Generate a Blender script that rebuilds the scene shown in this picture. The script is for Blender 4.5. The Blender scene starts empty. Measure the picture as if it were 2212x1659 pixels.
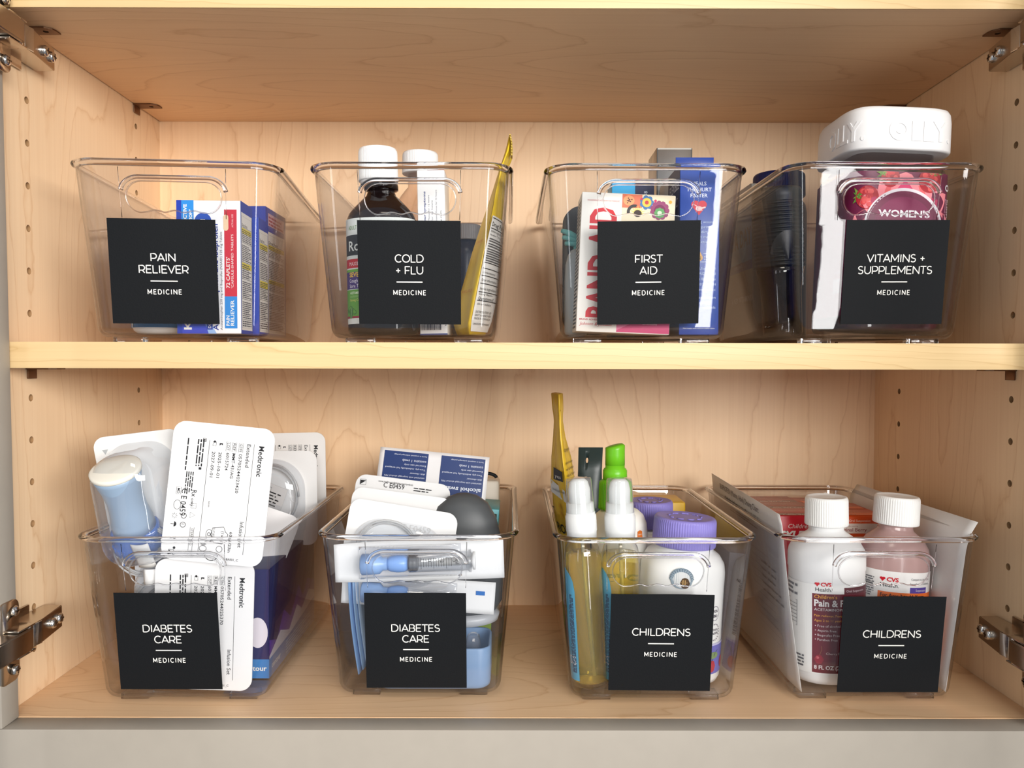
import bpy, bmesh, math, random
from mathutils import Vector, Matrix
random.seed(7)
PI = math.pi
scene = bpy.context.scene
COL = scene.collection

# ------------------------------------------------------------------ camera
cd = bpy.data.cameras.new('camera'); cam = bpy.data.objects.new('camera', cd); COL.objects.link(cam)
cd.sensor_width = 36.0; cd.lens = 36.0 * 1700.0 / 2212.0; cd.clip_start = 0.01; cd.clip_end = 50
PITCH, ROLL, YAW = 0.0265, 0.0018, 0.0005
cam.matrix_world = (Matrix.Translation((0.3652, -0.8222, 0.2546)) @ Matrix.Rotation(-YAW, 4, 'Z')
                    @ Matrix.Rotation(PI / 2 - PITCH, 4, 'X') @ Matrix.Rotation(ROLL, 4, 'Z'))
scene.camera = cam

# ------------------------------------------------------------------ light
world = bpy.data.worlds.new('world'); scene.world = world; world.use_nodes = True
wn = world.node_tree.nodes; bg = wn.get('Background') or wn.new('ShaderNodeBackground')
if not any(n.type == 'OUTPUT_WORLD' for n in wn):
    wo = wn.new('ShaderNodeOutputWorld'); world.node_tree.links.new(bg.outputs[0], wo.inputs[0])
bg.inputs[0].default_value = (0.86, 0.92, 1.0, 1); bg.inputs[1].default_value = 0.33

def area(name, loc, target, sx, sy, power, col):
    l = bpy.data.lights.new(name, 'AREA'); l.shape = 'RECTANGLE'; l.size = sx; l.size_y = sy
    l.energy = power; l.color = col
    o = bpy.data.objects.new(name, l); COL.objects.link(o); o.location = loc
    o.rotation_euler = (Vector(target) - Vector(loc)).to_track_quat('-Z', 'Y').to_euler()
    return o
area('front_fill', (1.75, -2.85, 0.76), (0.34, 0, 0.25), 3.0, 0.80, 118, (1.0, 0.97, 0.925))  # added broad fill, set high so bin fronts do not mirror it
area('window_right', (1.44, -2.6, 0.20), (0.45, 0, 0.25), 0.20, 2.4, 14, (1.0, 0.98, 0.96))
area('window_left', (-1.6, -2.9, 0.55), (0.4, 0, 0.25), 0.20, 1.8, 6, (0.95, 0.98, 1.0))
area('overhead_fill', (0.35, -1.9, 2.0), (0.37, 0, 0.2), 0.7, 0.5, 8, (1.0, 0.9, 0.76))  # unseen overhead source, added to soften the light

scene.view_settings.view_transform = 'Standard'
try: scene.view_settings.look = 'None'
except Exception: pass
scene.view_settings.gamma = 1.0; scene.view_settings.use_curve_mapping = False
scene.view_settings.exposure = 0.07
scene.cycles.use_denoising = True
scene.cycles.max_bounces = 16; scene.cycles.transmission_bounces = 12
scene.cycles.transparent_max_bounces = 40; scene.cycles.glossy_bounces = 4; scene.cycles.diffuse_bounces = 4

# ------------------------------------------------------------------ materials
def srgb(r, g, b):
    f = lambda c: (c / 255 / 12.92) if c / 255 <= 0.04045 else ((c / 255 + 0.055) / 1.055) ** 2.4
    return (f(r), f(g), f(b), 1)
MATS = {}
def newmat(name):
    m = bpy.data.materials.new(name); m.use_nodes = True
    nt = m.node_tree; b = nt.nodes.get('Principled BSDF')
    return m, nt, b
def N(nt, t, **kw):
    n = nt.nodes.new(t)
    for k, v in kw.items(): setattr(n, k, v)
    return n
def flat(col, rough=0.5, spec=0.4, metal=0.0, mottle=0.0, bump=0.0, bscale=400, trans=0.0, ior=1.45, coat=0.0, sss=0.0):
    key = ('flat', tuple(col), rough, spec, metal, mottle, bump, bscale, trans, ior, coat, sss)
    if key in MATS: return MATS[key]
    m, nt, b = newmat('paint_%02x%02x%02x' % tuple(int(c) for c in col))
    c = srgb(*col); b.inputs['Base Color'].default_value = c
    b.inputs['Roughness'].default_value = rough; b.inputs['Metallic'].default_value = metal
    b.inputs['Specular IOR Level'].default_value = spec; b.inputs['IOR'].default_value = ior
    b.inputs['Transmission Weight'].default_value = trans; b.inputs['Coat Weight'].default_value = coat
    if sss: b.inputs['Subsurface Weight'].default_value = sss; b.inputs['Subsurface Scale'].default_value = 0.004
    if mottle or bump:
        tc = N(nt, 'ShaderNodeTexCoord'); nz = N(nt, 'ShaderNodeTexNoise'); nz.inputs['Scale'].default_value = bscale
        nz.inputs['Detail'].default_value = 3
        nt.links.new(tc.outputs['Object'], nz.inputs['Vector'])
        if mottle:
            mp = N(nt, 'ShaderNodeMapRange'); mp.inputs[1].default_value = 0.3; mp.inputs[2].default_value = 0.7
            mp.inputs[3].default_value = 1 - mottle; mp.inputs[4].default_value = 1 + mottle
            mx = N(nt, 'ShaderNodeMix', data_type='RGBA', blend_type='MULTIPLY'); mx.inputs[0].default_value = 1
            mx.inputs[6].default_value = c
            nt.links.new(nz.outputs[0], mp.inputs[0]); nt.links.new(mp.outputs[0], mx.inputs[7]); nt.links.new(mx.outputs[2], b.inputs['Base Color'])
        if bump:
            bp = N(nt, 'ShaderNodeBump'); bp.inputs['Strength'].default_value = bump; bp.inputs['Distance'].default_value = 0.0006
            nt.links.new(nz.outputs[0], bp.inputs['Height']); nt.links.new(bp.outputs[0], b.inputs['Normal'])
    MATS[key] = m
    return m

def wood(name, axis, base, dark, lines=34, seed=0.0, wide=7.0):
    """maple veneer: contour lines of a stretched noise run along 'axis'"""
    m, nt, b = newmat(name)
    tc = N(nt, 'ShaderNodeTexCoord'); mp = N(nt, 'ShaderNodeMapping')
    sc = {'x': (1.1, wide, wide), 'z': (wide, wide, 1.1), 'y': (wide, 1.1, wide)}[axis]
    mp.inputs['Scale'].default_value = sc; mp.inputs['Location'].default_value = (seed, seed * 1.7, seed * .6)
    nt.links.new(tc.outputs['Object'], mp.inputs['Vector'])
    n1 = N(nt, 'ShaderNodeTexNoise'); n1.inputs['Scale'].default_value = 1.0; n1.inputs['Detail'].default_value = 1.3; n1.inputs['Roughness'].default_value = .45
    n1.inputs['Distortion'].default_value = 0.15
    nt.links.new(mp.outputs[0], n1.inputs['Vector'])
    m1 = N(nt, 'ShaderNodeMath', operation='MULTIPLY'); m1.inputs[1].default_value = lines; nt.links.new(n1.outputs[0], m1.inputs[0])
    # ragged line edges
    mp3 = N(nt, 'ShaderNodeMapping'); mp3.inputs['Scale'].default_value = tuple(50 if s > 2 else 260 for s in sc) if False else tuple(110 if s < 2 else 260 for s in sc)
    nt.links.new(tc.outputs['Object'], mp3.inputs['Vector'])
    n3 = N(nt, 'ShaderNodeTexNoise'); n3.inputs['Scale'].default_value = .35; n3.inputs['Detail'].default_value = 2
    nt.links.new(mp3.outputs[0], n3.inputs['Vector'])
    m3 = N(nt, 'ShaderNodeMath', operation='MULTIPLY_ADD'); m3.inputs[1].default_value = 0.42
    nt.links.new(n3.outputs[0], m3.inputs[0]); nt.links.new(m1.outputs[0], m3.inputs[2])
    fr = N(nt, 'ShaderNodeMath', operation='FRACT'); nt.links.new(m3.outputs[0], fr.inputs[0])
    rp = N(nt, 'ShaderNodeValToRGB'); cr = rp.color_ramp
    cr.elements[0].position = 0.0; cr.elements[0].color = (1, 1, 1, 1)
    cr.elements[1].position = 1.0; cr.elements[1].color = (1, 1, 1, 1)
    for ps, v in ((.035, .30), (.07, 0.05), (.45, .08), (.90, .16), (.985, .6)):
        e = cr.elements.new(ps); e.color = (v, v, v, 1)
    nt.links.new(fr.outputs[0], rp.inputs[0])
    # fibres and broad blotches
    mp2 = N(nt, 'ShaderNodeMapping'); mp2.inputs['Scale'].default_value = tuple(6 if s < 2 else 420 for s in sc)
    nt.links.new(tc.outputs['Object'], mp2.inputs['Vector'])
    n2 = N(nt, 'ShaderNodeTexNoise'); n2.inputs['Scale'].default_value = 1.0; n2.inputs['Detail'].default_value = 3
    nt.links.new(mp2.outputs[0], n2.inputs['Vector'])
    n4 = N(nt, 'ShaderNodeTexNoise'); n4.inputs['Scale'].default_value = .55; n4.inputs['Detail'].default_value = 2
    nt.links.new(mp.outputs[0], n4.inputs['Vector'])
    a1 = N(nt, 'ShaderNodeMath', operation='MULTIPLY'); a1.inputs[1].default_value = 0.5; nt.links.new(rp.outputs[0], a1.inputs[0])
    a2 = N(nt, 'ShaderNodeMath', operation='MULTIPLY_ADD'); a2.inputs[1].default_value = 0.42; nt.links.new(n2.outputs[0], a2.inputs[0]); nt.links.new(a1.outputs[0], a2.inputs[2])
    a3 = N(nt, 'ShaderNodeMath', operation='MULTIPLY_ADD'); a3.inputs[1].default_value = 0.5; nt.links.new(n4.outputs[0], a3.inputs[0]); nt.links.new(a2.outputs[0], a3.inputs[2])
    a4 = N(nt, 'ShaderNodeMath', operation='SUBTRACT', use_clamp=True); a4.inputs[1].default_value = 0.32; nt.links.new(a3.outputs[0], a4.inputs[0])
    mx = N(nt, 'ShaderNodeMix', data_type='RGBA'); mx.inputs[6].default_value = srgb(*base); mx.inputs[7].default_value = srgb(*dark)
    nt.links.new(a4.outputs[0], mx.inputs[0]); nt.links.new(mx.outputs[2], b.inputs['Base Color'])
    b.inputs['Roughness'].default_value = 0.42; b.inputs['Specular IOR Level'].default_value = 0.35
    bp = N(nt, 'ShaderNodeBump'); bp.inputs['Strength'].default_value = 0.12; bp.inputs['Distance'].default_value = 0.0003
    nt.links.new(n2.outputs[0], bp.inputs['Height']); nt.links.new(bp.outputs[0], b.inputs['Normal'])
    return m

def clear_plastic(name, tint=(0.975, 0.977, 0.982), edge=0.5, rough=0.02, f0=0.045, gain=1.0, film=0.0, bump=0.0):
    """thin moulded clear plastic: transmits straight through, mirrors by Schlick, absorbs more at grazing angles"""
    m = bpy.data.materials.new(name); m.use_nodes = True; nt = m.node_tree; nt.nodes.clear()
    out = N(nt, 'ShaderNodeOutputMaterial'); geo = N(nt, 'ShaderNodeNewGeometry')
    dt = N(nt, 'ShaderNodeVectorMath', operation='DOT_PRODUCT')
    nt.links.new(geo.outputs['Incoming'], dt.inputs[0]); nt.links.new(geo.outputs['Normal'], dt.inputs[1])
    ab = N(nt, 'ShaderNodeMath', operation='ABSOLUTE'); nt.links.new(dt.outputs['Value'], ab.inputs[0])
    om = N(nt, 'ShaderNodeMath', operation='SUBTRACT', use_clamp=True); om.inputs[0].default_value = 1; nt.links.new(ab.outputs[0], om.inputs[1])
    pw = N(nt, 'ShaderNodeMath', operation='POWER'); pw.inputs[1].default_value = 5; nt.links.new(om.outputs[0], pw.inputs[0])
    fr = N(nt, 'ShaderNodeMath', operation='MULTIPLY_ADD', use_clamp=True); fr.inputs[1].default_value = (1 - f0) * gain; fr.inputs[2].default_value = f0 * gain
    nt.links.new(pw.outputs[0], fr.inputs[0])
    p3 = N(nt, 'ShaderNodeMath', operation='POWER'); p3.inputs[1].default_value = 3; nt.links.new(om.outputs[0], p3.inputs[0])
    mx = N(nt, 'ShaderNodeMix', data_type='RGBA'); mx.inputs[6].default_value = (*tint, 1)
    mx.inputs[7].default_value = (tint[0] * edge, tint[1] * edge * .98, tint[2] * edge, 1); nt.links.new(p3.outputs[0], mx.inputs[0])
    tr = N(nt, 'ShaderNodeBsdfTransparent'); nt.links.new(mx.outputs[2], tr.inputs[0])
    gl = N(nt, 'ShaderNodeBsdfGlossy'); gl.inputs['Roughness'].default_value = rough; gl.inputs[0].default_value = (1, 1, 1, 1)
    if bump:
        tc = N(nt, 'ShaderNodeTexCoord'); nz = N(nt, 'ShaderNodeTexNoise'); nz.inputs['Scale'].default_value = 45; nz.inputs['Detail'].default_value = 2
        nt.links.new(tc.outputs['Object'], nz.inputs['Vector'])
        bp = N(nt, 'ShaderNodeBump'); bp.inputs['Strength'].default_value = bump; bp.inputs['Distance'].default_value = 0.002
        nt.links.new(nz.outputs[0], bp.inputs['Height']); nt.links.new(bp.outputs[0], gl.inputs['Normal'])
    s1 = N(nt, 'ShaderNodeMixShader'); nt.links.new(fr.outputs[0], s1.inputs[0]); nt.links.new(tr.outputs[0], s1.inputs[1]); nt.links.new(gl.outputs[0], s1.inputs[2])
    last = s1
    if film:
        df = N(nt, 'ShaderNodeBsdfDiffuse'); df.inputs[0].default_value = (.85, .87, .9, 1)
        s2 = N(nt, 'ShaderNodeMixShader'); s2.inputs[0].default_value = film; nt.links.new(s1.outputs[0], s2.inputs[1]); nt.links.new(df.outputs[0], s2.inputs[2]); last = s2
    nt.links.new(last.outputs[0], out.inputs[0])
    return m
def glass(name, col=(1, 1, 1), rough=0.03, ior=1.47):
    m, nt, b = newmat(name)
    b.inputs['Base Color'].default_value = (*col, 1); b.inputs['Roughness'].default_value = rough
    b.inputs['IOR'].default_value = ior; b.inputs['Transmission Weight'].default_value = 1.0
    return m

M_WALL = wood('maple_veneer_upright', 'z', (250, 219, 181), (220, 176, 130), 28, 3.0)
M_BACK = wood('maple_veneer_back', 'z', (252, 219, 180), (222, 178, 134), 26, 9.0, 5.5)
M_SHELF = wood('maple_veneer_flat', 'x', (240, 203, 162), (206, 158, 112), 30, 5.0)
M_EDGE = wood('maple_edge_band', 'x', (232, 202, 152), (198, 158, 104), 22, 11.0, 22.0)
M_GREY = flat((166, 158, 147), 0.5, 0.3, mottle=.02, bscale=60)
M_NICKEL = flat((196, 184, 170), 0.22, 0.5, 1.0, bump=.05, bscale=120)
M_BRONZE = flat((128, 98, 76), 0.42, 0.5, 1.0)
M_STEEL = flat((214, 212, 210), 0.15, 0.5, 1.0)
M_DARKHOLE = flat((70, 48, 32), 0.9, 0.1)
M_HOLE_SHADE = flat((176, 138, 98), 0.8, 0.1)  # shade inside the peg holes, put into a darker wood colour
M_BIN = clear_plastic('bin_clear_plastic', gain=1.0, bump=.03)
M_RIM = glass('bin_rim_plastic', (0.93, 0.93, 0.95), 0.02, 1.49)
M_CARD = flat((22, 24, 27), 0.62, 0.16, bump=.15, bscale=900)
M_WHITE = flat((244, 243, 240), 0.55, .3)

# ------------------------------------------------------------------ mesh helpers
def bm_obj(name, bm, mat, parent=None, smooth=None, loc=None, rot=None):
    me = bpy.data.meshes.new(name)
    if smooth is not None:
        for f in bm.faces: f.smooth = True
        for e in bm.edges:
            if len(e.link_faces) == 2 and e.calc_face_angle(0) > math.radians(smooth): e.smooth = False
    bm.normal_update(); bm.to_mesh(me); bm.free()
    for m in (mat if isinstance(mat, (list, tuple)) else [mat]): me.materials.append(m)
    o = bpy.data.objects.new(name, me); COL.objects.link(o)
    if parent: o.parent = parent
    if loc: o.location = loc
    if rot: o.rotation_euler = rot
    return o
def empty(name, label, cat, loc=(0, 0, 0), rotz=0, group=None, parent=None, rot=None):
    o = bpy.data.objects.new(name, None); COL.objects.link(o); o.empty_display_size = .02
    o.location = loc; o.rotation_euler = rot if rot else (0, 0, rotz)
    if label: o['label'] = label
    if cat: o['category'] = cat
    if group: o['group'] = group
    return o
def tag(o, label=None, cat=None, group=None, kind=None):
    if label: o['label'] = label
    if cat: o['category'] = cat
    if group: o['group'] = group
    if kind: o['kind'] = kind
    return o
def add_box(bm, c, s, bev=0.0, seg=2, M=None):
    r = bmesh.ops.create_cube(bm, size=1); vs = r['verts']
    bmesh.ops.scale(bm, vec=s, verts=vs)
    if bev:
        es = list({e for v in vs for e in v.link_edges})
        rr = bmesh.ops.bevel(bm, geom=es, offset=bev, segments=seg, affect='EDGES', profile=.5)
        vs = list({v for f in rr['faces'] for v in f.verts} | {v for v in vs if v.is_valid})
        # gather all connected
        seen = set(vs); st = list(vs)
        while st:
            v = st.pop()
            for e in v.link_edges:
                w = e.other_vert(v)
                if w not in seen: seen.add(w); st.append(w)
        vs = list(seen)
    bmesh.ops.translate(bm, vec=c, verts=vs)
    if M is not None: bmesh.ops.transform(bm, matrix=M, verts=vs)
    return vs
def boxo(name, c, s, mat, parent=None, bev=0.0, smooth=None, rot=None, seg=2):
    bm = bmesh.new(); add_box(bm, (0, 0, 0), s, bev, seg)
    return bm_obj(name, bm, mat, parent, smooth if smooth is not None else (40 if bev else None), c, rot)
def loft(bm, rings, cap0=True, cap1=True, closed=False, M=None, mi=0):
    """rings: lists of 3D points, all of one length"""
    R = [[bm.verts.new(M @ Vector(p) if M is not None else p) for p in r] for r in rings]
    n = len(R[0]); fs = []
    prs = list(zip(R[:-1], R[1:])) + ([(R[-1], R[0])] if closed else [])
    for a, b in prs:
        for i in range(n):
            j = (i + 1) % n
            try: fs.append(bm.faces.new((a[i], a[j], b[j], b[i])))
            except ValueError: pass
    if cap0 and not closed: fs.append(bm.faces.new(R[0][::-1]))
    if cap1 and not closed: fs.append(bm.faces.new(R[-1]))
    for f in fs: f.material_index = mi
    return [v for r in R for v in r]
def ring(rx, ry, z, n=48, pw=2.0, c=(0, 0)):
    """superellipse ring in plan (pw 2 = ellipse, larger = squarer)"""
    o = []
    for i in range(n):
        a = 2 * PI * i / n; ca, sa = math.cos(a), math.sin(a)
        o.append((c[0] + rx * math.copysign(abs(ca) ** (2 / pw), ca), c[1] + ry * math.copysign(abs(sa) ** (2 / pw), sa), z))
    return o
def lathe(bm, prof, n=48, ey=1.0, pw=2.0, c=(0, 0, 0), M=None, mi=0, cap0=True, cap1=True):
    """prof: (radius, z) up the axis; ey flattens in y; pw squares the plan"""
    return loft(bm, [[(x + c[0], y + c[1], z + c[2]) for x, y, z in ring(r, r * ey, zz, n, pw)] for r, zz in prof], cap0, cap1, M=M, mi=mi)
def latheo(name, prof, mat, parent=None, n=48, ey=1.0, pw=2.0, c=(0, 0, 0), smooth=35, M=None, loc=None, rot=None):
    bm = bmesh.new(); lathe(bm, prof, n, ey, pw, c, M)
    return bm_obj(name, bm, mat, parent, smooth, loc, rot)
def ribbed(bm, prof, ribs=60, depth=.0003, c=(0, 0, 0), ey=1.0, mi=0, M=None):
    """prof: (radius, z, rib amount 0..1)"""
    n = ribs * 4; rs = []
    for r, z, k in prof:
        rs.append([(c[0] + (r - (depth * k if i % 4 in (2, 3) else 0)) * math.cos(2 * PI * i / n),
                    c[1] + ey * (r - (depth * k if i % 4 in (2, 3) else 0)) * math.sin(2 * PI * i / n), c[2] + z) for i in range(n)])
    return loft(bm, rs, M=M, mi=mi)
def rrect(w, h, r, n=6):
    """rounded rectangle outline, centred, counter-clockwise"""
    o = []
    for cx, cy, a0 in ((w / 2 - r, h / 2 - r, 0), (-w / 2 + r, h / 2 - r, 90), (-w / 2 + r, -h / 2 + r, 180), (w / 2 - r, -h / 2 + r, 270)):
        for i in range(n + 1):
            a = math.radians(a0 + 90 * i / n); o.append((cx + r * math.cos(a), cy + r * math.sin(a)))
    return o
def prism(bm, outline, t0, t1, M=None, mi=0, bev=0):
    """outline in local x,z; extruded along y from t0 (front) to t1"""
    return loft(bm, [[(x, t0, z) for x, z in outline], [(x, t1, z) for x, z in outline]], M=M, mi=mi)
def tube(bm, pts, r, n=8, closed=False, mi=0, flat_=1.0):
    P = [Vector(p) for p in pts]; k = len(P); rs = []; prev = None
    for i in range(k):
        a = P[i - 1] if (i > 0 or closed) else P[0]; b = P[(i + 1) % k] if (i < k - 1 or closed) else P[-1]
        t = (b - a).normalized()
        if prev is None:
            u = t.cross(Vector((0, 0, 1)));
            if u.length < .1: u = t.cross(Vector((1, 0, 0)))
        else: u = prev - t * prev.dot(t)
        u.normalize(); prev = u; v = t.cross(u)
        rr = r[i] if isinstance(r, (list, tuple)) else r
        rs.append([P[i] + (u * math.cos(2 * PI * j / n) + v * math.sin(2 * PI * j / n) * flat_) * rr for j in range(n)])
    return loft(bm, rs, closed=closed, mi=mi)
def sheet(bm, fn, nu, nv, th=0.0003, mi=0):
    """thin sheet with thickness from fn(u,v)->(x,y,z), u,v in 0..1; thickness goes along the local normal"""
    P = [[Vector(fn(i / nu, j / nv)) for j in range(nv + 1)] for i in range(nu + 1)]
    A = [[None] * (nv + 1) for _ in range(nu + 1)]; B = [[None] * (nv + 1) for _ in range(nu + 1)]
    for i in range(nu + 1):
        for j in range(nv + 1):
            du = P[min(i + 1, nu)][j] - P[max(i - 1, 0)][j]; dv = P[i][min(j + 1, nv)] - P[i][max(j - 1, 0)]
            nn = du.cross(dv); nn = nn.normalized() if nn.length > 0 else Vector((0, 1, 0))
            A[i][j] = bm.verts.new(P[i][j] + nn * th / 2); B[i][j] = bm.verts.new(P[i][j] - nn * th / 2)
    F = bm.faces.new
    fs = []
    for i in range(nu):
        for j in range(nv):
            fs.append(F((A[i][j], A[i + 1][j], A[i + 1][j + 1], A[i][j + 1]))); fs.append(F((B[i][j], B[i][j + 1], B[i + 1][j + 1], B[i + 1][j])))
    for i in range(nu):
        fs.append(F((A[i][0], B[i][0], B[i + 1][0], A[i + 1][0]))); fs.append(F((A[i][nv], A[i + 1][nv], B[i + 1][nv], B[i][nv])))
    for j in range(nv):
        fs.append(F((A[0][j], A[0][j + 1], B[0][j + 1], B[0][j]))); fs.append(F((A[nu][j], B[nu][j], B[nu][j + 1], A[nu][j + 1])))
    for f in fs: f.material_index = mi

def boolean(obj, cutters):
    for cu in cutters:
        md = obj.modifiers.new('cut', 'BOOLEAN'); md.operation = 'DIFFERENCE'; md.object = cu; md.solver = 'EXACT'; md.material_mode = 'TRANSFER'
    dg = bpy.context.evaluated_depsgraph_get(); dg.update()
    me = bpy.data.meshes.new_from_object(obj.evaluated_get(dg)); old = obj.data
    obj.modifiers.clear(); obj.data = me
    for cu in cutters: bpy.data.objects.remove(cu, do_unlink=True)
    return obj

# ------------------------------------------------------------------ printing on surfaces
def text_mesh(s, bold=0.0, spacing=1.0):
    key = (s, bold, spacing)
    if key in TXT: return TXT[key]
    c = bpy.data.curves.new('t', 'FONT'); c.body = s; c.size = 1.0; c.offset = bold; c.resolution_u = 2; c.space_character = spacing
    o = bpy.data.objects.new('t', c); me = bpy.data.meshes.new_from_object(o)
    vs = [(v.co.x, v.co.y) for v in me.vertices]; fs = [tuple(p.vertices) for p in me.polygons]
    bpy.data.objects.remove(o); bpy.data.curves.remove(c); bpy.data.meshes.remove(me)
    x0 = min((v[0] for v in vs), default=0); x1 = max((v[0] for v in vs), default=1)
    TXT[key] = (vs, fs, x0, x1)
    return TXT[key]
TXT = {}
CAP = 0.729   # cap height of the built-in font for size 1
class Print:
    """ink on a surface: u right, v up on a plane, or any map (u, v, lift) -> xyz"""
    def __init__(s, parent, fn, rough=.5, step=None, lift=.00012):
        s.p = parent; s.fn = fn; s.items = {}; s.rough = rough; s.step = step; s.k = 0; s.lift = lift
    def _add(s, col, vs, fs, mat=None):
        k = tuple(col) if mat is None else mat.name
        it = s.items.setdefault(k, ([], [], mat)); b = len(it[0]); s.k += 1
        lift = s.lift + (min(s.k, 8) * .000022 + s.k * .000002 if s.step else s.k * .000004)
        it[0].extend([s.fn(x, y, lift) for x, y in vs]); it[1].extend([tuple(i + b for i in f) for f in fs])
    def poly(s, pts, col, mat=None):
        s._add(col, pts, [tuple(range(len(pts)))], mat)
    def rect(s, x, y, w, h, col, mat=None):
        """x, y: lower left corner"""
        nx = max(1, int(math.ceil(w / s.step))) if s.step else 1
        vs = []; fs = []
        for i in range(nx + 1): vs += [(x + w * i / nx, y), (x + w * i / nx, y + h)]
        for i in range(nx): fs.append((2 * i, 2 * i + 2, 2 * i + 3, 2 * i + 1))
        s._add(col, vs, fs, mat)
    def disc(s, x, y, rx, ry, col, n=28, a0=0, a1=2 * PI):
        if s.step and rx > s.step:
            k = max(2, int(2 * rx / s.step)); vs = []; fs = []
            for i in range(k + 1):
                xx = -rx + 2 * rx * i / k; hh = ry * math.sqrt(max(0, 1 - (xx / rx) ** 2)); vs += [(x + xx, y - hh), (x + xx, y + hh)]
            for i in range(k): fs.append((2 * i, 2 * i + 2, 2 * i + 3, 2 * i + 1))
            s._add(col, vs, fs)
        else: s.poly([(x + rx * math.cos(a0 + (a1 - a0) * i / n), y + ry * math.sin(a0 + (a1 - a0) * i / n)) for i in range(n)], col)
    def arc(s, x, y, r, w, col, a0=0, a1=2 * PI, n=32, ry=None):
        ry = ry or r; vs = []; fs = []
        for i in range(n + 1):
            a = a0 + (a1 - a0) * i / n; c, d = math.cos(a), math.sin(a)
            vs += [(x + (r - w / 2) * c, y + (ry - w / 2) * d), (x + (r + w / 2) * c, y + (ry + w / 2) * d)]
        for i in range(n): fs.append((2 * i, 2 * i + 1, 2 * i + 3, 2 * i + 2))
        s._add(col, vs, fs)
    def line(s, pts, w, col, closed=False):
        vs = []; fs = []; k = len(pts); Q = [Vector((p[0], p[1])) for p in pts]
        for i in range(k):
            a = Q[i - 1] if (i > 0 or closed) else Q[0]; b = Q[(i + 1) % k] if (i < k - 1 or closed) else Q[-1]
            t = (b - a); t = t.normalized() if t.length else Vector((1, 0)); n_ = Vector((-t.y, t.x)) * w / 2
            vs += [tuple(Q[i] + n_), tuple(Q[i] - n_)]
        for i in range(k - (0 if closed else 1)):
            j = (i + 1) % k; fs.append((2 * i, 2 * i + 1, 2 * j + 1, 2 * j))
        s._add(col, vs, fs)
    def frame(s, x, y, w, h, t, col):
        s.line([(x, y), (x + w, y), (x + w, y + h), (x, y + h)], t, col, True)
    def text(s, st, x, y, cap, col, align='l', width=None, rot=0, bold=0.0, spacing=1.0, slant=0.0):
        """baseline start x, y; cap = height of a capital; width = squeeze to this length"""
        vs, fs, x0, x1 = text_mesh(st, bold, spacing); k = cap / CAP; kx = k if not width else width / max(x1 - x0, 1e-6)
        sh = {'l': 0, 'c': -.5, 'r': -1}[align] * (x1 - x0) * kx; c, d = math.cos(rot), math.sin(rot)
        o = []
        for vx, vy in vs:
            u = (vx - x0) * kx + sh + slant * vy * k; v = vy * k
            o.append((x + u * c - v * d, y + u * d + v * c))
        s._add(col, o, fs)
    def micro(s, x, y, w, h, rows, col, rot=0, fill=.55, seed=0):
        """rows of print too small to read: word-length dashes"""
        rnd = random.Random(seed); vs = []; fs = []; pitch = h / rows; c, d = math.cos(rot), math.sin(rot)
        for r in range(rows):
            yy = y + h - (r + 1) * pitch; xx = 0.0; end = w * (rnd.uniform(.7, 1) if rnd.random() < .4 else 1)
            while xx < end:
                ln = min(rnd.uniform(.9, 3.4) * pitch, end - xx)
                if ln > .3 * pitch:
                    b = len(vs)
                    for ax, ay in ((xx, yy), (xx + ln, yy), (xx + ln, yy + pitch * fill), (xx, yy + pitch * fill)):
                        ax0, ay0 = ax, ay - y; vs.append((x + ax0 * c - ay0 * d, y + ax0 * d + ay0 * c))
                    fs.append((b, b + 1, b + 2, b + 3))
                xx += ln + .45 * pitch
        s._add(col, vs, fs)
    def done(s, name='print'):
        V = []; F = []; MI = []; mats = []
        for k, (vs, fs, mat) in s.items.items():
            b = len(V); V += vs; F += [tuple(i + b for i in f) for f in fs]; MI += [len(mats)] * len(fs)
            mats.append(mat or flat(k, s.rough, .35))
        me = bpy.data.meshes.new(name); me.from_pydata([tuple(v) for v in V], [], F); me.polygons.foreach_set('material_index', MI)
        for m in mats: me.materials.append(m)
        me.update(); o = bpy.data.objects.new(name, me); COL.objects.link(o); o.parent = s.p
        return o
def plane(o, U, V):
    """map for a flat face: origin o, unit vectors U (right) and V (up)"""
    o, U, V = Vector(o), Vector(U).normalized(), Vector(V).normalized(); n = U.cross(V)
    return lambda x, y, l: o + U * x + V * y + n * l
FRONT = lambda x, y, z: plane((x, y, z), (1, 0, 0), (0, 0, 1))
def around(cx, cy, r, z0=0.0, a0=-PI / 2, ey=1.0):
    """map for an upright cylinder: u runs along the girth from the angle a0 (facing -y), v up"""
    def f(u, v, l):
        a = a0 + u / r; return Vector((cx + (r + l) * math.cos(a), cy + (r * ey + l) * math.sin(a), z0 + v))
    return f
BLACK = (28, 28, 30)

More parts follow.
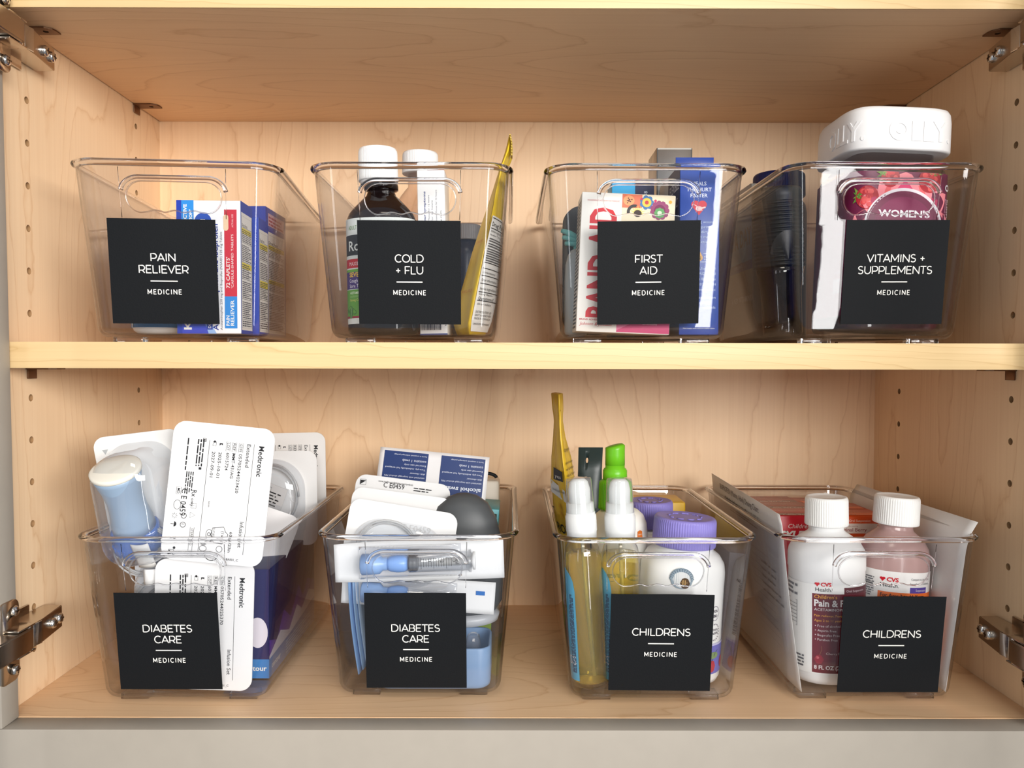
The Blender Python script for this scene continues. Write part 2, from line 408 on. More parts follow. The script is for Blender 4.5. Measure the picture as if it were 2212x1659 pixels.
# ------------------------------------------------------------------ label lettering: monoline geometric capitals, unit cap height
def _arc(cx, cy, rx, ry, a0, a1, n=14):
    return [(cx + rx * math.cos(math.radians(a0 + (a1 - a0) * i / n)), cy + ry * math.sin(math.radians(a0 + (a1 - a0) * i / n))) for i in range(n + 1)]
GL = {
 'A': (.98, [[(.04, 0), (.49, 1), (.94, 0)], [(.2, .3), (.78, .3)]]),
 'B': (.92, [[(.12, .5), (.5, .5)] + _arc(.52, .745, .25, .245, -90, 90) + [(.12, .99), (.12, .01), (.5, .01)] + _arc(.56, .255, .27, .245, -90, 90) + [(.12, .5)]]),
 'C': (.98, [_arc(.55, .5, .47, .49, 48, 312, 26)]),
 'D': (1.06, [[(.12, .01), (.12, .99), (.48, .99)] + _arc(.48, .5, .49, .49, 90, -90, 22) + [(.12, .01)]]),
 'E': (.84, [[(.76, .99), (.12, .99), (.12, .01), (.77, .01)], [(.12, .51), (.68, .51)]]),
 'F': (.8, [[(.75, .99), (.12, .99), (.12, 0)], [(.12, .47), (.66, .47)]]),
 'H': (1.04, [[(.12, 0), (.12, 1)], [(.92, 0), (.92, 1)], [(.12, .5), (.92, .5)]]),
 'I': (.36, [[(.18, 0), (.18, 1)]]),
 'L': (.76, [[(.12, 1), (.12, .01), (.71, .01)]]),
 'M': (1.2, [[(.12, 0), (.12, .98), (.6, .22), (1.08, .98), (1.08, 0)]]),
 'N': (1.06, [[(.12, 0), (.12, .98), (.94, .02), (.94, 1)]]),
 'O': (1.1, [_arc(.55, .5, .48, .49, 0, 360, 34)]),
 'P': (.9, [[(.12, 0), (.12, .99), (.5, .99)] + _arc(.5, .67, .33, .32, 90, -90, 16) + [(.12, .35)]]),
 'R': (.92, [[(.12, 0), (.12, .99), (.5, .99)] + _arc(.5, .67, .33, .32, 90, -90, 16) + [(.12, .35)], [(.52, .35), (.82, 0)]]),
 'S': (.84, [_arc(.41, .745, .29, .245, 35, 180, 12) + [(.14, .68), (.25, .555), (.42, .5), (.6, .45)] + _arc(.43, .27, .295, .26, 35, -90, 10) + _arc(.41, .27, .33, .26, -95, -145, 5)]),
 'T': (.84, [[(.02, .99), (.82, .99)], [(.42, .99), (.42, 0)]]),
 'U': (1.02, [[(.12, 1), (.12, .42)] + _arc(.51, .42, .39, .41, 180, 360, 18) + [(.9, .42), (.9, 1)]]),
 'V': (.96, [[(.04, 1), (.48, .02), (.92, 1)]]),
 '+': (.82, [[(.41, .17), (.41, .73)], [(.13, .45), (.69, .45)]]),
 ' ': (.4, []),
}
def cap_word(pr, s, cx, y, h, col, track=.015, w=.135, sx=1.0):
    tot = sum(GL[c][0] * sx + track for c in s) - track; x = cx - tot * h / 2
    for c in s:
        wd, st = GL[c]
        for pl in st:
            pts = [(x + px_ * h * sx, y + py * h) for px_, py in pl]
            # mitred joints: draw each segment with small overlap plus dots at the joints
            pr.line(pts, w * h, col) if len(pts) > 6 else [pr.line([pts[i], pts[i + 1]], w * h, col) for i in range(len(pts) - 1)]
            if len(pts) <= 6:
                for q in pts[1:-1]: pr.disc(q[0], q[1], w * h / 2, w * h / 2, col, 10)
        x += (wd * sx + track) * h
    return tot * h

# ------------------------------------------------------------------ the cabinet
W, D, FF = 0.745, 0.262, 0.019          # inner width, shelf depth, face frame thickness
Z1, ZT, TH = 0.2692, 0.5040, 0.0187    # middle shelf top, upper shelf underside, board thickness
GAP = 0.0012
def struct(name, c, s, mat, label=None, bev=0.0):
    o = boxo(name, c, s, mat, None, bev); o['kind'] = 'structure'
    if label: o['label'] = label
    return o
zlo, zhi = -0.12, 0.75
wl = struct('wall_left', (-.0065, -D / 2, .3), (.013, D, .84), M_WALL, 'left side panel of the maple cabinet with peg holes')
wr = struct('wall_right', (W + .0065, -D / 2, .3), (.013, D, .84), M_WALL, 'right side panel of the maple cabinet with peg holes')
struct('wall_back', (W / 2, .004, .3), (W + .026, .008, .84), M_BACK, 'maple veneer back panel of the cabinet')
struct('floor', (W / 2, -D / 2 - .0005, -TH / 2), (W - .0004, D + .001, TH), M_SHELF, 'maple veneer floor board of the cabinet')
struct('ceiling', (W / 2, -D / 2, .72), (W, D, TH), M_SHELF, 'top board of the cabinet, above the frame of the photo')
# peg holes drilled in the side panels
holes = []
zs = [.4516 + .032 * k for k in range(-13, 8)]
for wall, x in ((wl, 0), (wr, W)):
    bm = bmesh.new()
    for y in (-.2247, -.0516):
        for z in zs:
            if z < .03: continue
            r = bmesh.ops.create_cone(bm, cap_ends=True, segments=16, radius1=.0027, radius2=.0027, depth=.018)
            bmesh.ops.transform(bm, matrix=Matrix.Translation((x, y, z)) @ Matrix.Rotation(PI / 2, 4, 'Y'), verts=r['verts'])
    cu = bm_obj('cutter', bm, M_HOLE_SHADE); boolean(wall, [cu])
# grey face frame
struct('trim_1', (W / 2, -D - FF / 2 - .0012, -.0533), (W + .2, FF, .106), M_GREY, 'grey painted bottom rail of the face frame', .0006)
struct('trim_2', (.0085 - .035, -D - FF / 2 - .0012, .3235), (.07, FF, .648), M_GREY, 'grey painted left stile of the face frame', .0006).rotation_euler = (0, -math.radians(.6), 0)
struct('trim_3', (W - .0085 + .035, -D - FF / 2 - .0012, .3235), (.07, FF, .648), M_GREY, 'grey painted right stile of the face frame', .0006)

# shelves, each with its front edge band
def shelf(zc, label):
    t = empty('shelf', label, 'shelf', (W / 2, -D / 2, zc))
    boxo('board', (0, .0004, 0), (W - 2 * GAP, D - .0012, TH), M_SHELF, t)
    boxo('edge_band', (0, -D / 2 - .0001, 0), (W - 2 * GAP, .0006, TH), M_EDGE, t, .0001)
    return t
shelf(Z1 - TH / 2, 'middle maple shelf carrying the upper four clear bins')
shelf(ZT + TH / 2, 'uppermost maple shelf, its underside seen from below')
# shelf support clips: bent bronze tabs under the shelves
def clip(x, y, z, side, label):
    t = empty('shelf_clip', label, 'shelf clip', (x, y, z), 0, 'bronze clips under the shelves')
    bm = bmesh.new()
    out = [(0, -.0065), (.017, -.0065), (.0215, -.003), (.0225, .0005), (.0225, .0065), (0, .0065)]
    lo = [(side * a, b, -.0012) for a, b in out]; hi = [(side * a, b, -.0002) for a, b in out]
    if side < 0: lo, hi = lo[::-1], hi[::-1]
    loft(bm, [lo, hi]); o = bm_obj('plate', bm, M_BRONZE, t)
    bm = bmesh.new(); r = bmesh.ops.create_cone(bm, cap_ends=True, segments=16, radius1=.002, radius2=.002, depth=.004)
    bmesh.ops.translate(bm, vec=(side * .0145, .0005, -.0007), verts=r['verts']); cu = bm_obj('cutter', bm, M_DARKHOLE, t); cu.parent = None; cu.location = (x, y, z)
    boolean(o, [cu])
    boxo('tongue', (side * .0008, 0, -.0045), (.0012, .011, .0075), M_BRONZE, t, .0003)
    return t
clip(.0004, -.2247, ZT, 1, 'bronze clip under the uppermost shelf, behind the upper left hinge')
clip(.0004, -.0516, ZT, 1, 'bronze clip under the uppermost shelf at the far left corner')
clip(W - .0004, -.2247, ZT, -1, 'dark bronze clip under the uppermost shelf behind the upper right hinge')
clip(W - .0004, -.0516, ZT, -1, 'dark bronze clip under the uppermost shelf, above the big white lid')
clip(.0004, -.2247, Z1 - TH, 1, 'flat bronze clip under the left end of the middle shelf')
clip(W - .0004, -.2247, Z1 - TH, -1, 'flat bronze clip under the right end of the middle shelf')

# concealed hinges on the side panels, arms reaching out past the face frame to the doors
def hinge(x, z, side, up, label):
    t = empty('cabinet_hinge', label, 'hinge', (x, 0, z)); t.scale = (side, 1, up)
    def prism_xy(bm, pts, z0, z1): loft(bm, [[(a, b, z0) for a, b in pts], [(a, b, z1) for a, b in pts]])
    # arm body: box section from the panel, tapering towards the frame
    bm = bmesh.new()
    pts = [(.0008, -.214), (.0150, -.214), (.0196, -.246), (.0204, -.2500), (.0196, -.2590), (.0204, -.2600), (.0204, -.276), (.0008, -.276)]
    pts = pts[::-1]
    prism_xy(bm, pts, -.0085, .0085)
    bmesh.ops.bevel(bm, geom=[e for e in bm.edges], offset=.0005, segments=2, affect='EDGES')
    bm_obj('mounting_arm', bm, M_NICKEL, t, 30)
    boxo('pad', (.0203, -.2548, 0), (.0012, .0086, .0166), M_STEEL, t, .0005, rot=(0, 0, math.radians(-10)))
    bm = bmesh.new()
    pts = [(.0225, -.263), (.0240, -.266), (.0245, -.300), (.020, -.322), (.0120, -.336), (.006, -.336), (.006, -.322), (.012, -.30), (.0100, -.263)]
    prism_xy(bm, pts, -.0082, .0082); bmesh.ops.bevel(bm, geom=[e for e in bm.edges], offset=.0012, segments=2, affect='EDGES')
    bm_obj('link_arm', bm, M_NICKEL, t, 30)
    for k in (-1, 1): boxo('knuckle_plate', (.016, -.270, k * .0092), (.013, .020, .0014), M_NICKEL, t, .0005)
    latheo('knuckle_pin', [(.0018, -.0092), (.0022, -.009), (.0022, .009), (.0018, .0092)], M_STEEL, t, 16, loc=(.0205, -.2665, 0))
    # screws on the arm
    for k, (sx, sy) in enumerate(((.0158, -.2205), (.0176, -.2320))):
        s = latheo('screw', [(.0040, -.002), (.0040, .0014), (.0034, .0026), (.0020, .0031)], M_STEEL, t, 20, loc=(sx, sy, 0), rot=(0, PI / 2, math.radians(10)))
        boxo('cross_slot', (0, 0, .0030), (.0046, .0010, .0006), M_DARKHOLE, s); boxo('cross_slot', (0, 0, .0030), (.0010, .0046, .0006), M_DARKHOLE, s)
        latheo('washer', [(.0052, -.0004), (.0056, 0), (.0052, .0006)], M_NICKEL, t, 24, loc=(sx - .0012, sy, 0), rot=(0, PI / 2, math.radians(10)))
    # cup flange screwed to the door, with its screws
    bm = bmesh.new()
    loft(bm, [[(a, b, c) for b, c in [(y_ - .2735, z_) for y_, z_ in rrect(.022, .058, .006, 5)]] for a in (.0098, .0120)])
    bm_obj('cup_flange', bm, M_NICKEL, t, 30)
    for k in (-1, 1):
        s = latheo('screw', [(.0038, 0), (.0038, .0016), (.0030, .0028), (.0012, .0033)], M_STEEL, t, 20, loc=(.0120, -.2690, k * .0210), rot=(0, PI / 2, 0))
        boxo('cross_slot', (0, 0, .0030), (.0046, .0009, .0006), M_DARKHOLE, s); boxo('cross_slot', (0, 0, .0030), (.0009, .0046, .0006), M_DARKHOLE, s)
    boxo('mounting_plate', (.0012, -.249, 0), (.0018, .030, .030), M_NICKEL, t, .0006)
    return t
hinge(.0004, .4855, 1, 1, 'nickel hinge at the upper left, below the uppermost shelf')
hinge(.0004, .0575, 1, 1, 'nickel hinge at the lower left, beside the bin of white blister packs')
hinge(W - .0004, .4865, -1, 1, 'nickel hinge at the upper right corner, mostly cut off')
hinge(W - .0004, .0500, -1, 1, 'nickel hinge at the lower right, beside the bin with the paper sheets')
# the two doors stand open outside the frame of the picture
for nme, x, s in (('door_1', -.055, 1), ('door_2', W + .014, -1)):
    b = boxo(nme, (x - (0 if s > 0 else -.045), -.515, .32), (.019, .38, .74), M_GREY, None, .001, rot=(0, 0, s * -math.radians(22 if s > 0 else 16)))
    b['kind'] = 'structure'; b['label'] = 'grey painted cabinet door standing open on the %s' % ('left' if s > 0 else 'right')

# ------------------------------------------------------------------ clear bins
BL = .248
def bin_ring(z, off, n=7):
    t = (z - .004) / .1235; hw = .0615 + .0108 * t + off; y0 = .019 - .016 * t - off; y1 = .229 + .016 * t + off
    r = max(.004, .013 + .006 * t + off)
    return [(x, y + (y0 + y1) / 2, z) for x, y in rrect(2 * hw, y1 - y0, r, n)]
def front_y(z, off=0): return .019 - .016 * (z - .004) / .1235 - off
bm = bmesh.new()
outer = [(.0040, -.0062), (.0042, -.0045), (.0056, -.0022), (.0080, -.0007), (.0110, 0), (.045, 0), (.085, 0), (.1250, 0)]
inner = [(.1250, -.0021), (.085, -.0021), (.045, -.0021), (.0115, -.0021), (.0092, -.0026), (.0072, -.0040), (.0064, -.0065)]
loft(bm, [bin_ring(z, o) for z, o in outer + inner])
body0 = bm_obj('body', bm, M_BIN, None, None)
# the hand slot with its scalloped lower edge
sl = []
x0, x1, zt, zb = -.0325, .0335, .1145, .0925
for cx, cz, a0, a1 in ((x1 - .011, zt - .010, 0, 90), (x0 + .011, zt - .010, 90, 180)):
    for i in range(9):
        a = math.radians(a0 + (a1 - a0) * i / 8); sl.append((cx + .011 * math.cos(a), cz + .010 * math.sin(a)))
for i in range(8):
    a = math.radians(180 + 80 * i / 7); sl.append((x0 + .011 + .011 * math.cos(a), zb + .0115 + .0115 * math.sin(a) - 0))
for i in range(25):
    u = i / 24; sl.append((x0 + .013 + (x1 - x0 - .026) * u, zb + .0006 + .0014 * (1 - math.cos(u * 6 * PI)) / 2))
for i in range(8):
    a = math.radians(280 + 80 * i / 7); sl.append((x1 - .011 + .011 * math.cos(a), zb + .0115 + .0115 * math.sin(a)))
bm = bmesh.new(); prism(bm, sl, -.02, .04)
bmesh.ops.recalc_face_normals(bm, faces=bm.faces); cu = bm_obj('cutter', bm, M_BIN)
boolean(body0, [cu])
bme = bmesh.new(); bme.from_mesh(body0.data)
for f in bme.faces: f.smooth = True
for e in bme.edges:
    if len(e.link_faces) == 2 and e.calc_face_angle(0) > math.radians(28): e.smooth = False
bme.to_mesh(body0.data); bme.free()
body0.data.materials.clear(); body0.data.materials.append(M_BIN)
bm = bmesh.new()
loft(bm, [bin_ring(z, o) for z, o in ((.1251, .0001), (.1256, .0012), (.1264, .0024), (.1276, .0029), (.1288, .0024), (.1295, .0008), (.1295, -.0008), (.1288, -.0020), (.1270, -.0024), (.1251, -.0021))], closed=True)
rim0 = bm_obj('rim', bm, M_RIM, None, 50)
# raised lip over the slot
bm = bmesh.new(); pts = []
for cx, a0, a1 in ((x1 - .009, 8, 90), (x0 + .009, 90, 172)):
    for i in range(10):
        a = math.radians(a0 + (a1 - a0) * i / 9); px_, pz = cx + .0125 * math.cos(a), zt - .008 + .0108 * math.sin(a)
        pts.append((px_, front_y(pz, .0005), pz))
tube(bm, pts, .0016, 8)
tube(bm, [(a, front_y(b, .0002), b) for a, b in sl[::1]], .00045, 6, closed=True)
for sx in (-1, 1): tube(bm, [(sx * (.0360 + .012 * 0) + .0005 * sx * (b - .085) * 60, front_y(b, .0001), b) for b in (.089, .100, .112, .124)], .00022, 5)
lip0 = bm_obj('handle_lip', bm, M_RIM, None, 60)
bm = bmesh.new(); add_box(bm, (0, 0, .002), (.021, .013, .0042), .0006); foot0 = bm_obj('foot', bm, M_RIM, None, 40)
PROTO = [body0, rim0, lip0, foot0]
for o in PROTO: COL.objects.unlink(o)
def dup(o, parent, loc=None):
    c = o.copy(); COL.objects.link(c); c.parent = parent
    if loc: c.location = loc
    return c
WHITE_INK = (240, 238, 232)
def make_bin(key, x, y, z, rot, lines, label, card, under):
    t = empty('storage_bin', label, 'storage bin', (x, y, z), math.radians(rot), 'clear handled bins on the shelves')
    dup(body0, t); dup(rim0, t); dup(lip0, t)
    for fx in (-.041, .041):
        for fy in (.036, .212): dup(foot0, t, (fx, fy, 0))
    # card: black square stuck to the sloping front
    cx, ct, tilt = card; S = .0752
    V = Vector((0, .016, -.1235)).normalized() * -1; o = Vector((cx, front_y(ct) - .0004, ct))   # top centre
    rr = Matrix.Rotation(math.radians(tilt), 3, Vector((0, -1, .13)).normalized())
    U = rr @ Vector((1, 0, 0)); V = rr @ V; nn = U.cross(V)
    o = o - V * S                                  # bottom centre
    bm = bmesh.new()
    def fn(u, v): 
        q = o + U * ((u - .5) * S) + V * (v * S) + nn * .0003; return q + nn * (.0003 * math.sin(u * 7 + cx * 90) * (v ** 3))
    sheet(bm, fn, 10, 8, .00035)
    c = bm_obj('label_card', bm, M_CARD, t, None)
    pr = Print(c, plane(o + nn * .0006, U, V), .6)
    n = len(lines)
    if n == 1: cap_word(pr, lines[0], 0, .0435, .0054, WHITE_INK); ul, md = .0368, .0272
    else:
        cap_word(pr, lines[0], .0003 if 'VIT' in lines[0] else 0, .0452, .0054, WHITE_INK); cap_word(pr, lines[1], 0, .0367, .0054, WHITE_INK); ul, md = .0305, .0215
    pr.rect(-.0095, ul, .0190, .0008, WHITE_INK); cap_word(pr, 'MEDICINE', 0, md, .0033, WHITE_INK, .26, .17, .82)
    l = pr.done('lettering'); l['label'] = 'white lettering %s MEDICINE' % ' '.join(lines)
    return t
BINS = {
 'u1': (.1234, -.2615, Z1, 5.4, ['PAIN', 'RELIEVER'], 'clear bin with black card reading PAIN RELIEVER, upper shelf far left', (-.009, .0884, 0)),
 'u2': (.2912, -.2563, Z1, 0, ['COLD', '+ FLU'], 'clear bin with black card reading COLD + FLU on the upper shelf', (-.0007, .0887, -.3)),
 'u3': (.4639, -.2536, Z1, 0, ['FIRST', 'AID'], 'clear bin with black card reading FIRST AID on the upper shelf', (.0012, .0892, .9)),
 'u4': (.6364, -.2585, Z1, 1, ['VITAMINS +', 'SUPPLEMENTS'], 'clear bin with black card reading VITAMINS + SUPPLEMENTS, upper shelf right', (.0080, .0893, .3)),
 'l1': (.1215, -.2627, 0, 0, ['DIABETES', 'CARE'], 'clear bin with card DIABETES CARE on the cabinet floor at far left', (-.0075, .0875, 0)),
 'l2': (.2955, -.2543, 0, 0, ['DIABETES', 'CARE'], 'clear bin with card DIABETES CARE holding syringe pouches, second on the floor', (-.0012, .0852, 0)),
 'l3': (.4710, -.2626, 0, 0, ['CHILDRENS'], 'clear bin with card CHILDRENS holding two spray bottles of yellow oil', (.0043, .0870, -.4)),
 'l4': (.6357, -.2596, 0, 0, ['CHILDRENS'], 'clear bin with card CHILDRENS holding two white-capped bottles and paper sheets', (.0098, .0847, 0)),
}
for k, v in BINS.items(): make_bin(k, *v[:4], v[4], v[5], v[6], None)
def at(b, x, y, z, rz=0, rx=0, ry=0):
    """place in a bin's own frame: returns location and euler in the world"""
    X, Y, Z, R = BINS[b][:4]; M = Matrix.Translation((X, Y, Z)) @ Matrix.Rotation(math.radians(R), 4, 'Z') @ Matrix.Translation((x, y, z)) @ Matrix.Rotation(math.radians(rz), 4, 'Z') @ Matrix.Rotation(math.radians(ry), 4, 'Y') @ Matrix.Rotation(math.radians(rx), 4, 'X')
    return M
def thing(name, label, cat, b, x, y, z, rz=0, rx=0, ry=0, group=None):
    t = empty(name, label, cat, group=group); t.matrix_world = at(b, x, y, z, rz, rx, ry); return t
FL = .0070      # inside floor height of a bin
# ------------------------------------------------------------------ builders for the contents
def carton(name, label, b, x, y, w, d, h, col, z=FL, rz=0, rx=0, ry=0, group=None, bev=.0008, cat='box', rough=.38):
    """a folding carton; x, y of the middle of its base in the bin's frame"""
    bm = bmesh.new(); add_box(bm, (0, 0, h / 2), (w, d, h), bev, 2)
    o = bm_obj(name, bm, flat(col, rough, .45, bump=.06, bscale=90), None, 40); o.matrix_world = at(b, x, y, z, rz, rx, ry)
    tag(o, label, cat, group)
    F = dict(front=plane((-w / 2, -d / 2, 0), (1, 0, 0), (0, 0, 1)), left=plane((-w / 2, d / 2, 0), (0, -1, 0), (0, 0, 1)),
             right=plane((w / 2, -d / 2, 0), (0, 1, 0), (0, 0, 1)), top=plane((-w / 2, -d / 2, h), (1, 0, 0), (0, 1, 0)))
    return o, F
def wrap(cx, cy, rx, ry, pw=2.0, a_c=-90):
    """map round a superellipse body: u = distance along the girth from the point facing a_c, v = height"""
    n = 720; P = []
    for i in range(n + 1):
        a = math.radians(a_c - 180) + 2 * PI * i / n; ca, sa = math.cos(a), math.sin(a)
        P.append((cx + rx * math.copysign(abs(ca) ** (2 / pw), ca), cy + ry * math.copysign(abs(sa) ** (2 / pw), sa)))
    S = [0]
    for i in range(n): S.append(S[-1] + math.hypot(P[i + 1][0] - P[i][0], P[i + 1][1] - P[i][1]))
    mid = S[n // 2]
    import bisect
    def f(u, v, l):
        t = min(max(u + mid, 0), S[-1] - 1e-7); i = min(bisect.bisect_right(S, t) - 1, n - 1)
        k = (t - S[i]) / max(S[i + 1] - S[i], 1e-9); x = P[i][0] + (P[i + 1][0] - P[i][0]) * k; y = P[i][1] + (P[i + 1][1] - P[i][1]) * k
        a, b2 = P[max(i - 3, 0)], P[min(i + 4, n)]; tx, ty = b2[0] - a[0], b2[1] - a[1]; q = math.hypot(tx, ty) or 1
        return Vector((x + ty / q * l, y - tx / q * l, v))
    return f
def facts(pr, x, y, w, h, seed=0, yellow=True, head='Drug Facts'):
    pr.rect(x, y, w, h, (236, 234, 228)); pr.frame(x + w * .03, y + h * .02, w * .94, h * .95, .0003, (60, 60, 66))
    pr.text(head, x + w * .07, y + h * .885, min(.0022, h * .04), BLACK, width=w * .5, bold=.02)
    yy = y + h * .88; rnd = random.Random(seed); k = 0
    while yy > y + h * .08:
        hh = min(h * rnd.uniform(.10, .22), yy - y - h * .03)
        pr.rect(x + w * .04, yy - .00035, w * .92, .0003, (50, 50, 56))
        if yellow and k in (0, 2): pr.rect(x + w * .05, yy - hh * .4, w * .9, hh * .34, (232, 214, 84))
        pr.micro(x + w * .08, yy - hh * .95, w * .84, hh * .85, max(2, int(hh / .0016)), (84, 84, 92), seed=seed * 10 + k)
        yy -= hh; k += 1
def fill_rings(prof, n, ey, pw):
    return prof
def screw_cap(parent, r, z0, h, col, c=(0, 0), ribs=56, dome=.0008, name='cap', rough=.42, ey=1.0, depth=.00045):
    bm = bmesh.new()
    ribbed(bm, [(r * .80, z0, 0), (r * .985, z0 + .0002, 0), (r, z0 + .0008, .2), (r, z0 + h * .12, 1), (r * .985, z0 + h * .86, 1), (r * .97, z0 + h * .93, 0),
                (r * .93, z0 + h * .985, 0), (r * .86, z0 + h, 0), (r * .80, z0 + h - .0006, 0), (r * .3, z0 + h - .0005, 0)], ribs, depth, (c[0], c[1], 0), ey)
    return bm_obj(name, bm, flat(col, rough, .4, sss=.0), parent, 32)
def coil(parent, cx, y, cz, r, turns=3.2, tr=.0009, mat=None, sq=.9, name='tubing', drift=.0012, seed=0, start=0):
    rnd = random.Random(seed); pts = []
    n = int(turns * 28)
    for i in range(n):
        a = 2 * PI * i / 28 + start; rr = r * (1 + .05 * math.sin(a * .37 + seed) - .02 * (i / n))
        pts.append((cx + rr * math.cos(a), y + drift * (i / 28) + .0008 * math.sin(a * 1.3), cz + rr * sq * math.sin(a)))
    bm = bmesh.new(); tube(bm, pts, tr, 6); return bm_obj(name, bm, mat or M_TUBE, parent, 60)
M_TUBE = flat((226, 228, 230), .2, .6, trans=.55)
M_FILM = clear_plastic('blister_film', (.97, .975, .985), .75, .05, .05, 1.2, .05, bump=.5)
M_DOME = clear_plastic('blister_dome', (.95, .965, .985), .6, .04, .06, 1.3, .06, bump=.35)
M_PAPER = flat((240, 240, 240), .6, .25, mottle=.015, bscale=160)

# ================================================================== UPPER SHELF, PAIN RELIEVER bin
NAVY, MID, RED = (32, 62, 168), (44, 136, 214), (204, 38, 58)
o, F = carton('medicine_box', 'tall blue and white box of 72 caplets, front one in the PAIN RELIEVER bin', 'u1', .0195, .041, .047, .030, .099, (238, 240, 244), rz=-3, group='pain reliever boxes')
p = Print(o, F['front']); mm = .001
p.rect(0, 0, .0037, .099, NAVY); p.rect(.0037, .075, .009, .024, MID); p.poly([(.0037, 0), (.023, 0), (.0185, .014), (.017, .034), (.0037, .034)], (52, 72, 190))
p.poly([(.023, 0), (.029, 0), (.021, .014), (.0185, .03), (.0185, .014)], (150, 184, 232))
p.text("'720-13", .0028, .077, .0014, WHITE_INK, rot=PI / 2); p.text('EFFECTIVE', .0075, .077, .0024, WHITE_INK, rot=PI / 2, width=.019, bold=.03); p.text("ACTION'", .0115, .078, .0022, WHITE_INK, rot=PI / 2, width=.014, bold=.03)
p.disc(.0195, .0835, .0062, .0062, (28, 76, 176)); p.text('72', .0195, .082, .003, WHITE_INK, 'c', bold=.03)
p.text('Kirkland', .0105, .003, .0058, WHITE_INK, rot=PI / 2, width=.038, bold=.02)
p.text('DUAL ACTION', .0255, .004, .0020, (255, 255, 255), rot=PI / 2) ; p.rect(.0215, .003, .0045, .0105, (40, 66, 160)); p.text('DUAL', .0248, .0042, .0022, WHITE_INK, rot=PI / 2)
p.text('Acetaminophen and Ibuprofen', .0302, .0025, .0040, (30, 56, 150), rot=PI / 2, width=.079, bold=.018)
p.text('Acetaminophen 250 mg and Ibuprofen (NSAID) 125 mg Tablets', .0333, .0028, .0017, (40, 40, 52), rot=PI / 2, width=.073)
p.rect(.0350, .0278, .0092, .0645, RED); p.rect(.0350, .004, .0092, .0238, MID)
p.text("72 CAPLETS'", .0388, .034, .0026, WHITE_INK, rot=PI / 2, width=.023, bold=.015); p.text("'CAPSULE-SHAPED TABLETS", .0416, .034, .0017, WHITE_INK, rot=PI / 2, width=.040)
p.text('ACTUAL SIZE', .0416, .079, .0012, (250, 220, 220), rot=PI / 2); p.text('PAIN', .0385, .006, .0026, WHITE_INK, rot=PI / 2, bold=.015); p.text('RELIEVER', .0418, .006, .0026, WHITE_INK, rot=PI / 2, width=.019, bold=.015)
p.poly([(.0362 + .0019 * math.cos(a) , .0825 + (.0038 if math.sin(a) > 0 else -.0038) + .0022 * math.sin(a)) for a in [2 * PI * i / 24 for i in range(24)]], (236, 204, 168))
p.done('printed_front')
p = Print(o, F['right']); p.rect(0, 0, .030, .099, (40, 70, 170)); facts(p, .0012, .003, .027, .088, 3); p.done('printed_side')
o, F = carton('medicine_box', 'narrow blue box with yellow-banded panel, between the two others in the PAIN RELIEVER bin', 'u1', .0245, .0795, .046, .026, .094, (224, 226, 234), rz=-4, group='pain reliever boxes')
p = Print(o, F['right']); p.rect(0, 0, .026, .094, (48, 74, 176)); facts(p, .001, .003, .024, .082, 5); p.done('printed_side')
p = Print(o, F['front']); p.rect(0, 0, .046, .094, (44, 70, 172)); p.done('printed_front')
o, F = carton('medicine_box', 'blue box standing rearmost in the PAIN RELIEVER bin, drug facts panel turned outward', 'u1', .0185, .152, .050, .058, .114, (44, 60, 160), rz=-6, group='pain reliever boxes')
p = Print(o, F['right']); p.rect(.006, .098, .046, .011, (216, 176, 190)); p.micro(.008, .099, .042, .009, 3, (170, 60, 80), seed=3); facts(p, .004, .004, .050, .089, 8); p.done('printed_side')
t = thing('pill_bottle', 'white tablet bottle with a blue label behind the PAIN RELIEVER card', 'bottle', 'u1', -.0275, .060, FL)
latheo('body', [(.012, 0), (.0165, .0008), (.0195, .0030), (.0212, .0066), (.0212, .044), (.0195, .050), (.0150, .054), (.0150, .057)], flat((240, 240, 238), .35, .45), t, 48, .85)
screw_cap(t, .0165, .057, .016, (240, 240, 240))
p = Print(t, wrap(0, 0, .0213, .0213 * .85), step=.002); p.rect(-.036, .0052, .072, .037, (36, 96, 150)); p.rect(-.0215, .0052, .0018, .037, (236, 236, 236)); p.rect(-.0187, .006, .0009, .032, (40, 50, 60))
p.text('24 COATED TABLETS', -.011, .0083, .0019, WHITE_INK, width=.022, bold=.01); p.text('Ibuprofen', 0, .024, .005, WHITE_INK, 'c'); p.done('label')

# ================================================================== COLD + FLU bin
t = thing('cough_syrup_bottle', 'dark brown cough syrup bottle with white ribbed cap in the COLD + FLU bin', 'bottle', 'u2', -.0262, .053, FL, ry=-1)
Mdk = flat((24, 14, 14), .08, .6, coat=.3)
RB = .0272
latheo('body', [(RB * .86, 0), (RB * .96, .0012), (RB, .004), (RB, .084), (RB * .985, .089), (RB * .93, .0935), (RB * .80, .098), (.0165, .1035), (.0118, .108), (.0106, .111), (.0106, .116)], Mdk, t, 64, .80, 2.5)
latheo('neck_ring', [(.0108, .1125), (.0132, .1130), (.0134, .1160), (.0126, .1185), (.0108, .1188)], Mdk, t, 48)
screw_cap(t, .0153, .1195, .0255, (246, 246, 246), ribs=60, c=(-.002, 0))
latheo('cap_skirt', [(.0120, .1170), (.0136, .1172), (.0140, .1186), (.0138, .1200), (.012, .1200)], flat((238, 238, 238), .4), t, 48, c=(-.002, 0, 0))
p = Print(t, wrap(0, 0, RB, RB * .80, 2.5), step=.0015)
p.rect(-.0330, .0085, .066, .0800, (216, 222, 220)); y0 = 0
p.rect(-.0320, .0605, .062, .0155, (40, 44, 50)); p.rect(-.0315, .0510, .060, .0068, (190, 34, 48)); p.rect(-.0315, .0455, .060, .0045, (110, 168, 60)); p.rect(-.0315, .0350, .060, .0130, (70, 48, 120)); p.rect(-.0315, .0140, .060, .0205, (98, 158, 62)); p.rect(-.0315, .0128, .06, .0016, (150, 40, 60))
